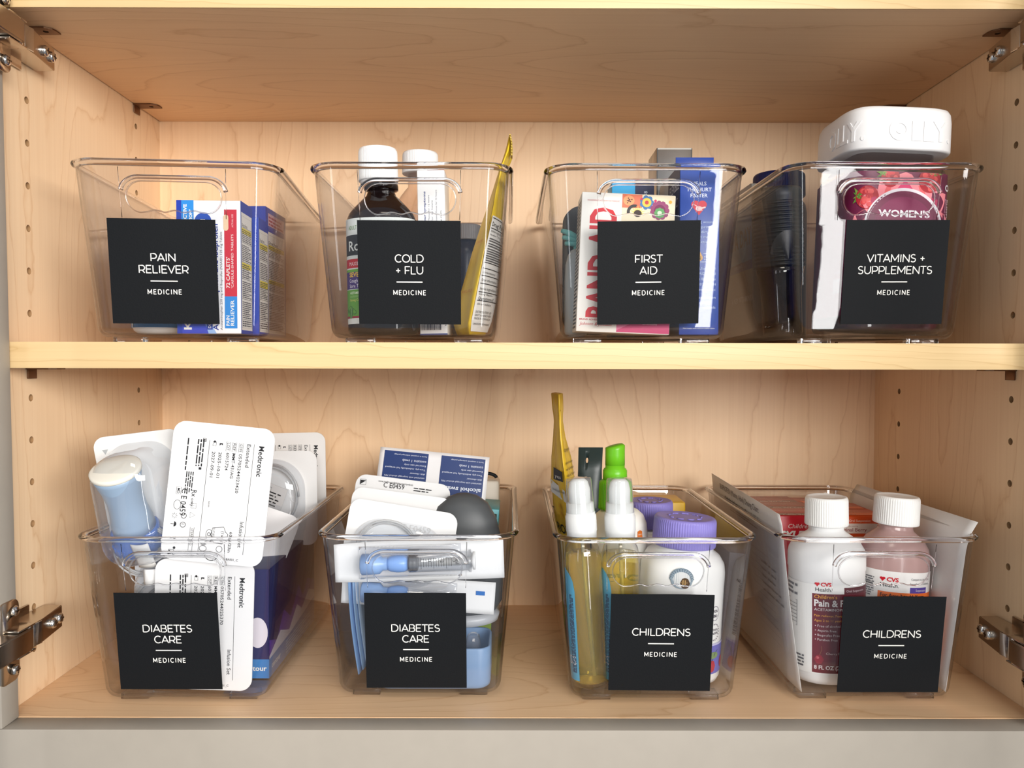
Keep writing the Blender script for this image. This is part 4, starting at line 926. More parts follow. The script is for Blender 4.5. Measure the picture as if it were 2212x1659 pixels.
# ================================================================== DIABETES CARE bin, far left
INK = (38, 38, 42)
def rot_print(p, w, h, full=True, seed=0, second='2025-10-01'):
    """the print of a white blister lid: reads top to bottom, so every line turns by -90 degrees; origin lower left"""
    R_ = -PI / 2; T = lambda s_, u, v, cap, wd=None, b=.008: p.text(s_, u, v, cap, INK, rot=R_, width=wd, bold=b)
    T('Medtronic', w * .855, h * .87, .0040, .0225, .02); p.line([(w * .805, h * .88), (w * .805, h * .08)], .0003, INK)
    T('Extended', w * .735, h * .875, .0030, .0170); T('Infusion Set', w * .745, h * .315, .0030, .0190)
    for k, (a, b_, u) in enumerate((('GTIN', '05705244023420' if full else '05705244025370', .665), ('REF', 'MMT-431AG', .60), ('LOT', '6015724', .54))):
        T(a, w * u, h * .872, .0020, .0056, .01); p.frame(w * u - .0006, h * .865 - .0054, .0031, .0068, .00025, INK); T(b_, w * u, h * .80, .0024, [.0290, .0185, .0130][k])
    T(second, w * .465, h * .80, .0024, .0190); T('2027-09-01', w * .40, h * .80, .0024, .0190)
    p.poly([(w * .465, h * .865), (w * .465 + .0024, h * .865), (w * .465 + .0024, h * .85), (w * .465 + .0012, h * .858), (w * .465, h * .845)], INK); p.frame(w * .40, h * .842, .0024, .0030, .0003, INK); p.disc(w * .40 + .0012, h * .872, .0009, .0009, INK, 10)
    p.line([(w * .365, h * .88), (w * .365, h * .06)], .0003, INK); p.frame(w * .30, h * .865, .0024, .0024, .0003, INK); p.micro(w * .30, h * .865, .0024, .0024, 3, INK, seed=5)
    for u, v, n_, ln in ((.25, .88, 3, .020), (.15, .88, 1, .026)): p.micro(w * u, h * v, ln, .0013 * n_ * 1.5, n_, INK, rot=R_, seed=seed + int(u * 99), fill=.5)
    p.micro(w * .17, h * .64, .017, .0062, 4, INK, rot=R_, seed=seed + 3, fill=.5); p.rect(w * .285, h * .66, .0020, .0018, INK)
    T('Rx', w * .245, h * .51, .0036, .0050); T('only', w * .245, h * .45, .0022, .0060); T('C E 0459', w * .145, h * .515, .0044, .0200); T('MD', w * .10, h * .515, .0022, .0040, .01); p.frame(w * .10 - .0006, h * .515 - .0044, .0034, .0052, .00025, INK)
    p.arc(w * .115, h * .395, .0026, .0003, INK, ry=.0034); p.frame(w * .25, h * .38, .0038, .0036, .00025, INK); T('i', w * .262, h * .40, .0018); p.line([(w * .25, h * .31), (w * .25, h * .35), (w * .30, h * .33)], .0003, INK, True)
    p.arc(w * .19, h * .32, .0019, .0004, INK); p.arc(w * .19, h * .255, .0019, .0004, INK); T('2', w * .18, h * .265, .0018)
    for i in range(8): p.line([(w * .10 + .0010 * math.cos(i * PI / 4), h * .315 + .0010 * math.sin(i * PI / 4)), (w * .10 + .0021 * math.cos(i * PI / 4), h * .315 + .0021 * math.sin(i * PI / 4))], .0003, INK)
    p.disc(w * .10, h * .255, .0020, .0020, INK, 16, -PI / 2, PI / 2); p.line([(w * .10, h * .255), (w * .07, h * .255)], .0004, INK); p.text('STERILE', w * .275, h * .235, .0017, INK, rot=R_, width=.0085); p.text('EO', w * .275, h * .14, .0017, INK, rot=R_); p.frame(w * .275 - .0006, h * .075, .0028, .0172, .00025, INK)
    p.poly([(w * .08, h * .035), (w * .08 + .0036, h * .035), (w * .08, h * .035 + .0036)], INK); p.frame(w * .08, h * .035, .0036, .0036, .0003, INK); p.disc(w * .13, h * .085, .0010, .0010, INK, 10)
    if full:
        # outline drawing of the inserter and the dressing
        ox, oy = w * .50, h * .205
        p.line([(ox - .0010, oy + .0050), (ox + .0070, oy + .0062), (ox + .0085, oy + .0028), (ox + .0105, oy + .0010), (ox + .0100, oy - .0026), (ox + .0085, oy - .0036), (ox + .0068, oy - .0062), (ox - .0004, oy - .0058), (ox - .0020, oy)], .0004, INK, True)
        for i in range(9): p.line([(ox - .0008, oy - .0046 + i * .0011), (ox + .0008, oy - .0040 + i * .0011)], .0003, INK)
        p.arc(w * .455, h * .205, .0022, .0003, INK, ry=.0036); p.arc(w * .455, h * .205, .0011, .0004, INK); p.line([(w * .43, h * .165), (w * .455, h * .155), (w * .445, h * .18)], .0003, INK, True)
        T('(1x)', w * .575, h * .235, .0022, .0055); T('60cm/23in', w * .655, h * .235, .0022, .0150); p.text('6mm', w * .415, h * .44, .0016, INK, rot=R_)
        p.arc(w * .57, h * .105, .0022, .0003, INK); p.arc(w * .41, h * .10, .0026, .0003, INK, ry=.002); p.arc(w * .50, h * .07, .0052, .0005, INK, PI, PI * 1.9)
        for i in range(5): p.arc(w * .41, h * .115, .0006 + i * .0005, .0002, INK, PI * .2, PI * .8)
        p.text('M995118A001_C', w * .545, h * .030, .0017, INK, width=.0165)
    else:
        T('60cm 23in', w * .655, h * .235, .0022, .0150); p.text('M995118A001_C', w * .545, h * .030, .0017, INK, width=.0165)
def blister_card(name, label, b, x, y, z, w, h, rz=0, rx=0, ry=0, r=.009, prints='full', warp=.0, group='blister packs of infusion sets', col=(240, 240, 241)):
    """card whose centre is at (x, y, z); prints on its front"""
    t = thing(name, label, 'blister pack', b, x, y, z, rz, rx, ry, group)
    bm = bmesh.new(); rs = []
    for yy in (-.00035, .00035): rs.append([(a, yy + warp * (a / w) ** 2 * 4, c) for a, c in rrect(w, h, r, 7)])
    loft(bm, rs); bm_obj('backing_card', bm, flat(col, .62, .25, bump=.25, bscale=120), t, None)
    p = Print(t, plane((-w / 2, -.00035, -h / 2), (1, 0, 0), (0, 0, 1)), .6)
    if prints in ('full', 'short'): rot_print(p, w, h, prints == 'full'); p.done('print')
    elif callable(prints): prints(p, w, h); p.done('print')
    return t
t = blister_card('blister_pack', 'tallest white blister card with black print, tilted, front of the far left floor bin', 'l1', .0275, .0185, .1580, .0750, .1020, rx=-3, ry=5.5)
t = blister_card('blister_pack', 'white printed blister card standing low, half behind the card DIABETES CARE at far left', 'l1', .0125, .0275, .0575, .0745, .0985, rx=0, ry=1.8, prints='short')
# the pack with the blue inserter under a clear dome
def emb(p, w, h):
    for s_, v in (('Paradigm', .50), ('CE 0459', .36)): p.text(s_, w * .80, h * v, .0034, (222, 222, 222), rot=PI / 2, width=.018)
    p.poly([(w * .09, h * .90), (w * .16, h * .90), (w * .12, h * .86)], (176, 180, 182))
t = blister_card('blister_pack', 'blister pack with blue inserter and cream cap leaning over the left rim, far left', 'l1', -.0393, .0500, .1510, .068, .1000, rx=6, ry=-7, prints=emb, col=(232, 232, 231))
M_INS = flat((162, 186, 212), .3, .5, trans=.15); M_BLUE = flat((64, 116, 200), .35, .5)
it = empty('inserter', None, None); it.parent = t; it.location = (-.0060, -.0200, -.004); it.rotation_euler = (math.radians(22), math.radians(5), 0)
latheo('inserter_body', [(.0155, -.0180), (.0150, -.010), (.0135, .000), (.0130, .010), (.0142, .020), (.0165, .030), (.0170, .0335), (.0155, .0340)], M_INS, it, 48)
latheo('inserter_base', [(.0165, -.0340), (.0188, -.0325), (.0182, -.0280), (.0165, -.0240), (.0175, -.0185), (.0158, -.0175)], M_BLUE, it, 48)
latheo('inserter_cap', [(.0168, .0335), (.0178, .0345), (.0178, .0372), (.0166, .0378), (.004, .0380)], flat((232, 228, 216), .6, .3), it, 48)
bm = bmesh.new(); ribbed(bm, [(.0186, -.0335, 1), (.0186, -.0270, 1)], 24, .0012); bm_obj('grip_ring', bm, M_BLUE, it, None)
bm = bmesh.new(); sheet(bm, lambda u, v: (.004 + .0150 * u, -.0175 - .0035 * math.sin(u * 2.2) - .0020 * v, -.042 + .0240 * v + .003 * u), 8, 6, .0003); bm_obj('tape_tab', bm, M_WHITE, it, 60)
bm = bmesh.new(); WM = Matrix.Rotation(PI / 2, 4, 'X')
loft(bm, [[(a * k, -c_, b_ * k2 - .003) for a, b_ in rrect(.052, .090, .019, 8)] for k, k2, c_ in ((1.04, 1.02, .0006), (1, 1, .003), (.95, .97, .018), (.90, .93, .032), (.80, .86, .039), (.55, .6, .042))], cap0=False); bm_obj('dome', bm, M_DOME, t, 60)
coil(t, -.004, -.014, -.040, .0215, 3.3, .0008, seed=1); 
# lower left pack: clear dome with coiled tubing
t = blister_card('blister_pack', 'clear blister pack with coiled tubing at the lower left of the far left floor bin', 'l1', -.0215, .0520, .0580, .0560, .0960, rx=0, ry=-1.5, prints=None, col=(226, 227, 230))
coil(t, -.0020, -.014, .0060, .0230, 4.2, .0009, seed=3, sq=1.15); coil(t, .0, -.010, .0020, .0190, 2.1, .0009, seed=6, sq=1.2, name='tubing')
bm = bmesh.new(); loft(bm, [[(a * k, -c_, b_ * k) for a, b_ in rrect(.050, .088, .020, 8)] for k, c_ in ((1.06, .0006), (1, .003), (.95, .012), (.86, .0165), (.6, .0180))], cap0=False); bm_obj('dome', bm, M_DOME, t, 60)
bm = bmesh.new(); sheet(bm, lambda u, v: (-.012 + .0140 * u, -.020 - .0016 * math.sin(u * 5), .0290 + .0115 * v), 6, 3, .0003); bm_obj('paper_tab', bm, M_PAPER, t, 60)
t = blister_card('blister_pack', 'plain grey-white blister card showing behind the blue inserter, its print edge at right', 'l1', -.0315, .0960, .1480, .0750, .0980, rz=3, rx=-3, ry=-3, prints=lambda p, w, h: [p.text(s_, w * u, h * .90, .0022, INK, rot=-PI / 2, width=.014) or p.frame(w * u - .0006, h * .905 - .006, .0034, .007, .0003, INK) for s_, u in (('GTIN', .80), ('REF', .88))], col=(222, 221, 219))
t = blister_card('blister_pack', 'rearmost white blister card of the far left floor bin, printed top right corner', 'l1', .0290, .1900, .1400, .0750, .0950, rx=-2, ry=-1.2, prints='short', col=(226, 225, 224))
t = blister_card('blister_pack', 'blister pack with round clear dome and grey paper insert, second from back, far left', 'l1', .0305, .1560, .1310, .0720, .0860, rx=-2, ry=-1, prints=None, col=(224, 224, 224))
bm = bmesh.new(); loft(bm, [[(a * k - .005, -c_, b_ * k) for a, b_ in rrect(.056, .066, .026, 9)] for k, c_ in ((1.08, .0006), (1, .003), (.96, .013), (.88, .017), (.6, .0180))], cap0=False); bm_obj('dome', bm, M_DOME, t, 60)
coil(t, -.005, -.008, .002, .0250, 2.6, .0009, seed=8, sq=1.15)
bm = bmesh.new(); add_box(bm, (0, 0, 0), (.034, .0005, .022)); q = bm_obj('paper_insert', bm, flat((196, 196, 198), .5), t, None, (-.0050, -.0185, .006), (math.radians(8), math.radians(22), 0))
p = Print(q, plane((-.017, -.00025, -.011), (1, 0, 0), (0, 0, 1))); p.micro(.010, .003, .020, .014, 5, INK, seed=12, fill=.4); p.text('0459', .003, .012, .003, INK); p.frame(.014, .016, .006, .003, .0003, INK); p.done('print')
latheo('inserter_cap', [(.010, 0), (.0125, .001), (.0125, .006), (.008, .0075)], flat((214, 216, 218), .3, .5), t, 36, M=Matrix.Translation((-.012, -.012, -.020)) @ Matrix.Rotation(math.radians(70), 4, 'X'))
t = blister_card('blister_pack', 'white blister card lying askew on the navy and violet box', 'l1', .0330, .0980, .1130, .0560, .0420, rz=14, rx=-18, ry=22, prints=None, col=(226, 226, 228))
o, F = carton('supply_box', 'navy and violet box with white waves at the right of the far left floor bin', 'l1', .0360, .1220, .0360, .140, .0860, (34, 38, 92), rough=.3)
p = Print(o, F['right']); p.rect(0, 0, .140, .086, (38, 36, 92)); p.poly([(0, .0), (.14, .0), (.14, .040), (.115, .048), (.100, .036), (.085, .050), (.060, .030), (.040, .042), (.020, .024), (0, .030)], (96, 60, 168))
p.poly([(0, 0), (.14, 0), (.14, .030), (.120, .036), (.095, .026), (.080, .034), (.055, .020), (.030, .028), (0, .017)], (226, 226, 236)); p.poly([(0, 0), (.14, 0), (.14, .024), (.100, .020), (.060, .0165), (0, .0150)], (56, 128, 196))
p.micro(.045, .003, .080, .012, 5, (190, 216, 240), seed=2, fill=.4); p.text('contour', .006, .006, .0045, WHITE_INK, width=.024, bold=.02); p.done('printed_side')
p = Print(o, F['front']); p.rect(0, 0, .036, .086, (36, 36, 92)); p.disc(.027, .036, .008, .012, (232, 226, 236)); p.rect(0, 0, .036, .0150, (56, 128, 196)); p.text('contour', .034, .006, .0040, WHITE_INK, 'r', width=.020, bold=.02); p.done('printed_front')

# ================================================================== DIABETES CARE bin, second on the floor
def faint(p, w, h):
    p.text('C E0459', w * .50, h * .70, .0050, (206, 206, 206), width=.024); p.micro(w * .12, h * .50, w * .7, h * .10, 2, (222, 222, 222), seed=4, fill=.4)
for k, (x, y, z, w, h, ry, pr_, lab) in enumerate(((-.0195, .0490, .1110, .0880, .0620, 7.5, faint, 'front blister card of the three fanned in the second DIABETES CARE bin'),
        (-.0232, .0700, .1180, .0840, .0620, 6, faint, 'middle blister card of the three fanned in the second DIABETES CARE bin'),
        (-.0250, .0900, .1260, .0820, .0620, 6, lambda p, w, h: [p.text('C E0459', w * .30, h * .86, .0044, INK, width=.018), p.text('www.medtronicdiabetes.com/symbols', w * .24, h * .925, .0016, INK, width=.030), p.poly([(w * .05, h * .86), (w * .05 + .005, h * .92), (w * .05, h * .92)], INK), p.frame(w * .05, h * .86, .005, .0045, .0003, INK), p.micro(w * .62, h * .86, .018, .004, 2, INK, seed=3, fill=.4)], 'rear printed blister card of the three fanned in the second DIABETES CARE bin'))):
    t = blister_card('blister_pack', lab, 'l2', x, y, z, w, h, rz=-7, rx=-9, ry=ry, prints=pr_, col=(228, 229, 230), warp=.0008, group='fanned blister packs')
    if k < 2:
        bm = bmesh.new(); loft(bm, [[(a * q, -c_, b_ * q - .006) for a, b_ in rrect(w * .82, h * .74, .022, 9)] for q, c_ in ((1.06, .0006), (1, .0022), (.95, .0065), (.88, .0085), (.6, .0088))], cap0=False); bm_obj('dome', bm, M_DOME, t, 60)
        coil(t, -.008, -.0045, -.004, .0235, 2.4, .0008, seed=k + 20)
# alcohol swab sachets, a strip of two
t = thing('alcohol_swabs', 'upside-down strip of two navy and white alcohol swab sachets in the second floor bin', 'swab packets', 'l2', -.0030, .152, .1490, 0, -12, 5.5)
bm = bmesh.new(); sheet(bm, lambda u, v: (-.0505 + .101 * u, -.0004 * math.sin(u * 2 * PI) ** 2, -.0250 + .049 * v), 24, 8, .0012); bm_obj('sachet_strip', bm, flat((234, 234, 236), .4, .4, bump=.3, bscale=90), t, 60)
for k, ox in enumerate((-.0460, .0065)):
    p = Print(t, plane((ox, -.00112, -.0225), (1, 0, 0), (0, 0, 1)), .35); w_, h_ = .0405, .0440; p.rect(0, 0, w_, h_, (24, 52, 112))
    for s_, yy, cp, wd in (("Member's Mark", .0075, .0030, .030), ('alcohol swabs', .0165, .0038, .036), ('saturated with isopropyl alcohol 70%', .0218, .0015, .037), ('skin cleanser', .0255, .0016, .014), ('Two-ply, individually foil wrapped', .0295, .0015, .037), ('External use only', .0330, .0015, .020), ('contains 1 swab', .0372, .0024, .022), ('Sterile in unopened, undamaged package', .0415, .0012, .030)):
        p.text(s_, w_ - .0015 if yy > .01 else w_ - .0115, yy + cp * 0, cp, (222, 228, 240), rot=PI, width=wd, bold=.02 if cp > .0035 else 0)
    p.poly([(w_ - .0060, .0045), (w_ - .0010, .0080), (w_ - .0060, .0115), (w_ - .0110, .0080)], (226, 230, 240)); p.line([(w_ - .008, .007), (w_ - .006, .0095), (w_ - .004, .007)], .0006, (24, 52, 112)); p.done('printed_panel')
p = Print(t, plane((-.0505, .0005, -.0250), (1, 0, 0), (0, 0, 1)))
o, F = carton('supply_box', 'stack of dark swab sachets behind the alcohol swab strip', 'l2', -.0040, .178, .088, .022, .125, (60, 66, 92), ry=0, bev=.002)
p = Print(o, F['front']); p.micro(.002, .085, .084, .036, 14, (206, 208, 214), seed=31, fill=.45); p.done('printed_front')
o, F = carton('cream_box', 'cream box with a black loop, far right corner of the second DIABETES CARE bin', 'l2', .0410, .2060, .034, .030, .1340, (224, 216, 200), bev=.003)
bm = bmesh.new(); tube(bm, [(.002 + .012 * math.cos(a), -.010, .136 + .0045 * math.sin(a)) for a in [PI * i / 12 for i in range(13)]], .0017, 8); bm_obj('loop', bm, flat((20, 22, 26), .6), o, 60)
# rounded charcoal device
t = thing('glucose_device', 'smooth charcoal rounded case rising at the right of the second DIABETES CARE bin', 'case', 'l2', .0345, .0800, .0500, 0, 4, -3)
latheo('shell', [(.010, -.004), (.020, 0), (.0250, .008), (.0262, .022), (.0272, .045), (.0268, .060), (.0240, .077), (.0185, .0895), (.0110, .0960), (.004, .0985)], flat((74, 77, 80), .42, .4, bump=.03), t, 64, .66, 2.2, M=Matrix.Diagonal((1.12, 1, 1, 1)))
latheo('lower_ring', [(.018, -.010), (.024, -.008), (.0255, -.003), (.022, 0)], flat((196, 200, 206), .3, .5), t, 48, .72)
o, F = carton('supply_box', 'teal box with black square and green foot, right wall of second DIABETES CARE bin', 'l2', .0290, .1420, .0440, .050, .1200, (60, 150, 160), z=FL + .0014, ry=4)
p = Print(o, F['front']); p.rect(0, 0, .044, .028, (150, 182, 66)); p.rect(0, .028, .044, .005, (104, 170, 110)); p.rect(.008, .034, .030, .030, (22, 28, 30)); p.rect(.008, .100, .034, .016, (52, 60, 52)); p.text('style', .030, .092, .003, WHITE_INK); p.line([(.028, .091), (.030, .096), (.041, .096), (.043, .0935), (.041, .091)], .0004, WHITE_INK, True); p.done('printed_front')
p = Print(o, F['right']); p.rect(0, 0, .05, .03, (150, 182, 66)); p.done('printed_side')
# two syringe pouches
def pouch(label, x, y, z, w, h, ry, curl, syringe=True):
    t = thing('syringe_pouch', label, 'pouch', 'l2', x, y, z, 0, -3, ry, 'syringe pouches')
    bm = bmesh.new(); sheet(bm, lambda u, v: ((u - .5) * w, .0012 * math.sin(u * 6) - curl * max(0, .16 - u) ** 2 * 60 * (v - .3), (v - .5) * h * (1 - .22 * max(0, .25 - u))), 34, 6, .0003); bm_obj('paper_backing', bm, flat((236, 238, 240), .6, .25, bump=.3, bscale=140), t, 60)
    bm = bmesh.new(); sheet(bm, lambda u, v: (-.35 * w + u * w * .60, -.0020 - .0115 * math.sin(PI * u) ** .5 * math.sin(PI * v) ** .6, (v - .5) * h * .80), 26, 10, .0002); bm_obj('film', bm, M_FILM, t, 60)
    RX = Matrix.Rotation(PI / 2, 4, 'Y')
    MM = lambda ax: Matrix.Translation((ax, -.0085, 0)) @ RX
    b1 = flat((160, 196, 246), .3, .5, trans=.35)
    latheo('needle_guard', [(.0070, 0), (.0080, .001), (.0075, .014), (.0050, .0165), (.0050, .020)], b1, t, 32, M=MM(-.0430))
    latheo('needle_hub', [(.0045, 0), (.0060, .003), (.0068, .008), (.0066, .013), (.0055, .016)], flat((142, 182, 244), .3, .5, trans=.25), t, 32, M=MM(-.0235))
    if syringe:
        latheo('barrel', [(.0055, 0), (.0073, .0015), (.0073, .046), (.0085, .047), (.0085, .0485), (.006, .049)], clear_plastic('barrel_clear', (.95, .96, .975), .6, .03, .06, 1.3), t, 36, M=MM(-.0080))
        latheo('plunger_seal', [(.0062, 0), (.0069, .0006), (.0066, .0018), (.0066, .0032), (.0069, .0044), (.0060, .0062), (.002, .0075)], flat((110, 114, 120), .4), t, 32, M=MM(-.0065))
        latheo('plunger_rod', [(.0030, 0), (.0030, .040), (.0068, .041), (.0068, .0425)], flat((232, 234, 236), .3, .5), t, 24, M=MM(.0010))
        p = Print(t, lambda u, v, l: Vector((u, -.0085 - (.0075 + l) * math.cos(v / .0075), (.0075 + l) * math.sin(v / .0075))))
        for i in range(13): p.rect(.0030 + i * .0019, -.0022 if i % 5 else -.0040, .0003, .0062 if i % 5 else .0085, (50, 52, 56))
        for i, s_ in enumerate('123'): p.text(s_, .0085 + i * .0092, .0022, .0024, (40, 42, 46), rot=-PI / 2)
        p.text('ml', .0290, .0030, .0026, (40, 42, 46), rot=-PI / 2, width=.0035); p.done('scale')
    return t
pouch('upper paper pouch with blue-capped clear syringe across the second DIABETES CARE bin', -.0010, .0330, .1030, .1300, .0310, -2.2, .0016)
t = pouch('lower paper pouch with blue hub, white end sticking out right above the black card', -.0030, .0440, .0745, .1200, .0250, 4, .0010, False)
p = Print(t, plane((.045, -.0016, .002), (1, 0, 0), (0, 0, 1))); p.rect(0, 0, .007, .0032, (40, 110, 190)); p.done('print')
t = thing('blue_pads', 'pale blue folded pads standing along the left wall of the second DIABETES CARE bin', 'pads', 'l2', 0, 0, 0)
for k in range(3):
    bm = bmesh.new(); sheet(bm, lambda u, v: (-.0480 - .0055 * v - .0032 * math.sin(v * 2.4) + k * .0024 + .0030 * (1 - v) * u, .034 + k * .004 + .085 * u, .014 + k * .002 + .083 * v - .006 * u), 8, 14, .0010); bm_obj('pad', bm, flat([(120, 158, 206), (150, 184, 222), (176, 200, 226)][k], .45, .4), t, 60)
t = thing('clear_tray', 'clear plastic tray with a rail, behind the blue pads, second DIABETES CARE bin', 'tray', 'l2', -.0220, .0620, FL, 6, 0, 0)
bm = bmesh.new(); loft(bm, [[(a * k, b_ * k, c_) for a, b_ in rrect(.040, .046, .007, 6)] for k, c_ in ((.92, 0), (.95, .002), (1, .050), (1.08, .0505), (1.08, .0515), (.97, .051), (.93, .004))], closed=True); bm_obj('shell', bm, M_DOME, t, 40)
boxo('rail', (-.004, -.024, .012), (.018, .004, .005), flat((200, 208, 216), .3, trans=.4), t, .001)
t = thing('blue_tray', 'light blue rounded tray lying on the bottom of the second DIABETES CARE bin', 'tray', 'l2', .0100, .0480, FL)
bm = bmesh.new(); loft(bm, [[(a * k, b_ * k, c_) for a, b_ in rrect(.088, .050, .010, 7)] for k, c_ in ((.95, 0), (.985, .0012), (1, .004), (1, .0300), (.985, .0312), (.955, .0300), (.95, .005), (.93, .004))]); bm_obj('shell', bm, flat((140, 172, 212), .3, .45, trans=.2), t, 40)
bm = bmesh.new(); loft(bm, [[(.0300 + a * k, -.0050 + b_ * k, c_) for a, b_ in rrect(.016, .022, .006, 6)] for k, c_ in ((1, .0035), (.9, .020), (.6, .034), (.3, .036))]); bm_obj('clear_funnel', bm, M_DOME, t, 40)

# ================================================================== CHILDRENS bin, third on the floor
M_OIL = flat((252, 232, 132), .05, .5, trans=.85, ior=1.15)
M_CLR = clear_plastic('bottle_clear', (.97, .965, .93), .7, .02, .06, 1.5)
def spray(label, x, y, ry, lab_text):
    t = thing('spray_bottle', label, 'spray bottle', 'l3', x, y, FL + abs(ry) * .00025, ry=ry)
    R_ = .0146
    latheo('body', [(R_ * .7, .0002), (R_ * .93, .0006), (R_, .003), (R_, .094), (R_ * .98, .1005), (R_ * .90, .1065), (R_ * .74, .1105), (.0092, .1120), (.0092, .1175)], M_CLR, t, 48)
    latheo('oil', [(R_ * .6, .0030), (R_ * .90, .0034), (R_ * .94, .006), (R_ * .94, .094), (R_ * .93, .0985), (R_ * .88, .1015)], M_OIL, t, 48)
    latheo('collar', [(.0098, .1130), (.0114, .1135), (.0116, .1180), (.0119, .1186), (.0119, .1300), (.0112, .1310), (.0112, .1325), (.0106, .1340), (.0106, .1400)], flat((232, 234, 234), .4, .4), t, 40)
    latheo('nozzle', [(.0082, .1395), (.0084, .1500), (.0070, .1560), (.004, .1590)], flat((236, 238, 238), .4, .4), t, 36, .85)
    latheo('overcap', [(.0111, .1330), (.0110, .1334), (.0098, .1575), (.0092, .1588), (.004, .1592)], clear_plastic('overcap_clear', (.93, .94, .94), .72, .06, .07, 1.4, .12), t, 40)
    tb = bmesh.new(); tube(tb, [(0, 0, .112), (.001, 0, .06), (.003, 0, .006)], .0013, 8); bm_obj('dip_tube', tb, flat((216, 206, 170), .3, trans=.4), t, 60)
    Wm = wrap(0, 0, R_ + .0001, R_ + .0001, 2, 190)
    bm = bmesh.new(); v_ = []; n = 18
    top = lambda u: .075 + .016 * (1 - ((u - .5) * 2) ** 2) ** .5
    for i in range(n + 1):
        u = i / n; v_.append((bm.verts.new(Wm(-.013 + .024 * u, .006, .0002)), bm.verts.new(Wm(-.013 + .024 * u, top(u), .0002))))
    for i in range(n): bm.faces.new((v_[i][0], v_[i + 1][0], v_[i + 1][1], v_[i][1]))
    o = bm_obj('label', bm, flat((84, 172, 210), .4), t, 60)
    p = Print(o, Wm, .4, lift=.0004); p.micro(.009, .012, .060, .0050, 4, (30, 50, 90), rot=PI / 2, seed=3); p.rect(-.006, .016, .015, .012, (40, 44, 50)); p.text('SS', .001, .018, .007, (210, 220, 230), width=.008); p.done('print')
    if lab_text:
        bm = bmesh.new(); p = Print(t, lambda u, v, l: Vector((-u, math.sqrt(max(0, (R_ * .985) ** 2 - u * u)) - l, v)), .5, step=.002)
        p.rect(-.0135, .045, .027, .0200, (120, 132, 30)); p.rect(-.0135, .065, .027, .026, (196, 184, 92)); p.text(lab_text, 0, .0770, .0075, (84, 104, 30), 'c', width=.024, bold=.03); p.done('rear_label')
    return t
spray('clear spray bottle of yellow oil in the left front corner of the first CHILDRENS bin', -.0443, .0430, -3.6, None)
spray('clear spray bottle of yellow oil with green rear label, right of the other spray bottle', -.0195, .0440, -1.2, 'oggy')
t, fc = soft_bag('lollipop_bag', 'tall yellow bag with a pinched top at the left of the first CHILDRENS bin', 'l3',
  [(.0080, -.0520, -.030, .030), (.030, -.0550, -.030, .038), (.080, -.0625, -.036, .038), (.115, -.0665, -.0420, .036), (.135, -.0700, -.0470, .034), (.155, -.0722, -.0515, .032), (.175, -.0715, -.0555, .028), (.192, -.0700, -.0605, .026), (.2055, -.0690, -.0630, .025), (.2160, -.0705, -.0625, .026), (.2290, -.0722, -.0622, .028)], .1080, None, (216, 178, 50), wr=.0008)
p = Print(t, fc, .4, lift=.0003, step=.25)
for z, s_ in ((.182, 'Organic'), (.172, 'gluten free vegan'), (.167, 'no artificial'), (.162, 'colors, flavors'), (.157, 'sweetened with'), (.152, 'organic cane')): p.text(s_, .12, z, .0028 if z > .18 else .0022, BLACK, width=.7)
p.done('panel_print'); p = Print(t, fc, .4, lift=.0003)
p.poly([(-.62, .158), (-.12, .158), (-.12, .166), (-.62, .168)], (36, 40, 38)); p.text('yes', -.55, .1600, .0030, (226, 226, 220), width=.3); p.poly([(-.85, .146), (-.05, .141), (-.05, .151), (-.85, .157)], (214, 216, 216)); p.text('Artificial Dyes', -.72, .1485, .0022, (70, 80, 90), width=.6)
p.text('IT', -.96, .128, .0060, BLACK, width=.20, bold=.02); p.text('DROPS', -.98, .1140, .0078, BLACK, width=.85, bold=.02)
p.line([(-.5, .138), (-.42, .134), (-.44, .128), (-.52, .132)], .004, (196, 150, 40), True); p.done('panel_print')
t = thing('dark_pouch', 'dark green foil pouch with a hang hole, between yellow bag and green pump', 'pouch', 'l3', -.0335, .1650, FL)
bm = bmesh.new(); loft(bm, [[(cx + (w_ / 2) * a, yy * b_, z_) for a, b_ in ring_] for cx, w_, yy, z_, ring_ in [(c_, w_, d_, z_, [(x_, y_) for x_, y_, _ in ring(1, 1, 0, 28, 2.2)]) for c_, w_, d_, z_ in ((.002, .026, .012, 0), (.002, .028, .014, .03), (.001, .026, .012, .09), (0, .0235, .006, .13), (.0002, .0220, .0012, .148), (.0008, .0226, .0006, .1700))]]); pch = bm_obj('pouch', bm, flat((50, 66, 66), .32, .5, bump=.4, bscale=60), t, 60)
bm = bmesh.new(); r_ = bmesh.ops.create_cone(bm, cap_ends=True, segments=16, radius1=.0013, radius2=.0013, depth=.02); bmesh.ops.transform(bm, matrix=Matrix.Translation((-.0025, 0, .158)) @ Matrix.Diagonal((.9, 1, 2.0, 1)) @ Matrix.Rotation(PI / 2, 4, 'X'), verts=r_['verts']); cu = bm_obj('cutter', bm, M_DARKHOLE); cu.matrix_world = t.matrix_world.copy(); bpy.context.view_layer.update(); boolean(pch, [cu])
p = Print(t, plane((-.010, -.0115, .06), (1, 0, 0), (0, .06, 1)), .4); p.micro(.002, .045, .016, .012, 3, (96, 112, 112), seed=5); p.done('print')
t = thing('pump_bottle', 'white bottle with a bright green pump top and orange shield mark, first CHILDRENS bin', 'bottle', 'l3', -.0160, .0905, FL)
latheo('body', [(.017, 0), (.0215, .001), (.0230, .004), (.0230, .108), (.0222, .116), (.0195, .1225), (.0150, .1265), (.0110, .1280)], flat((238, 236, 230), .32, .45), t, 64)
G = (112, 196, 36); GM = flat(G, .3, .45)
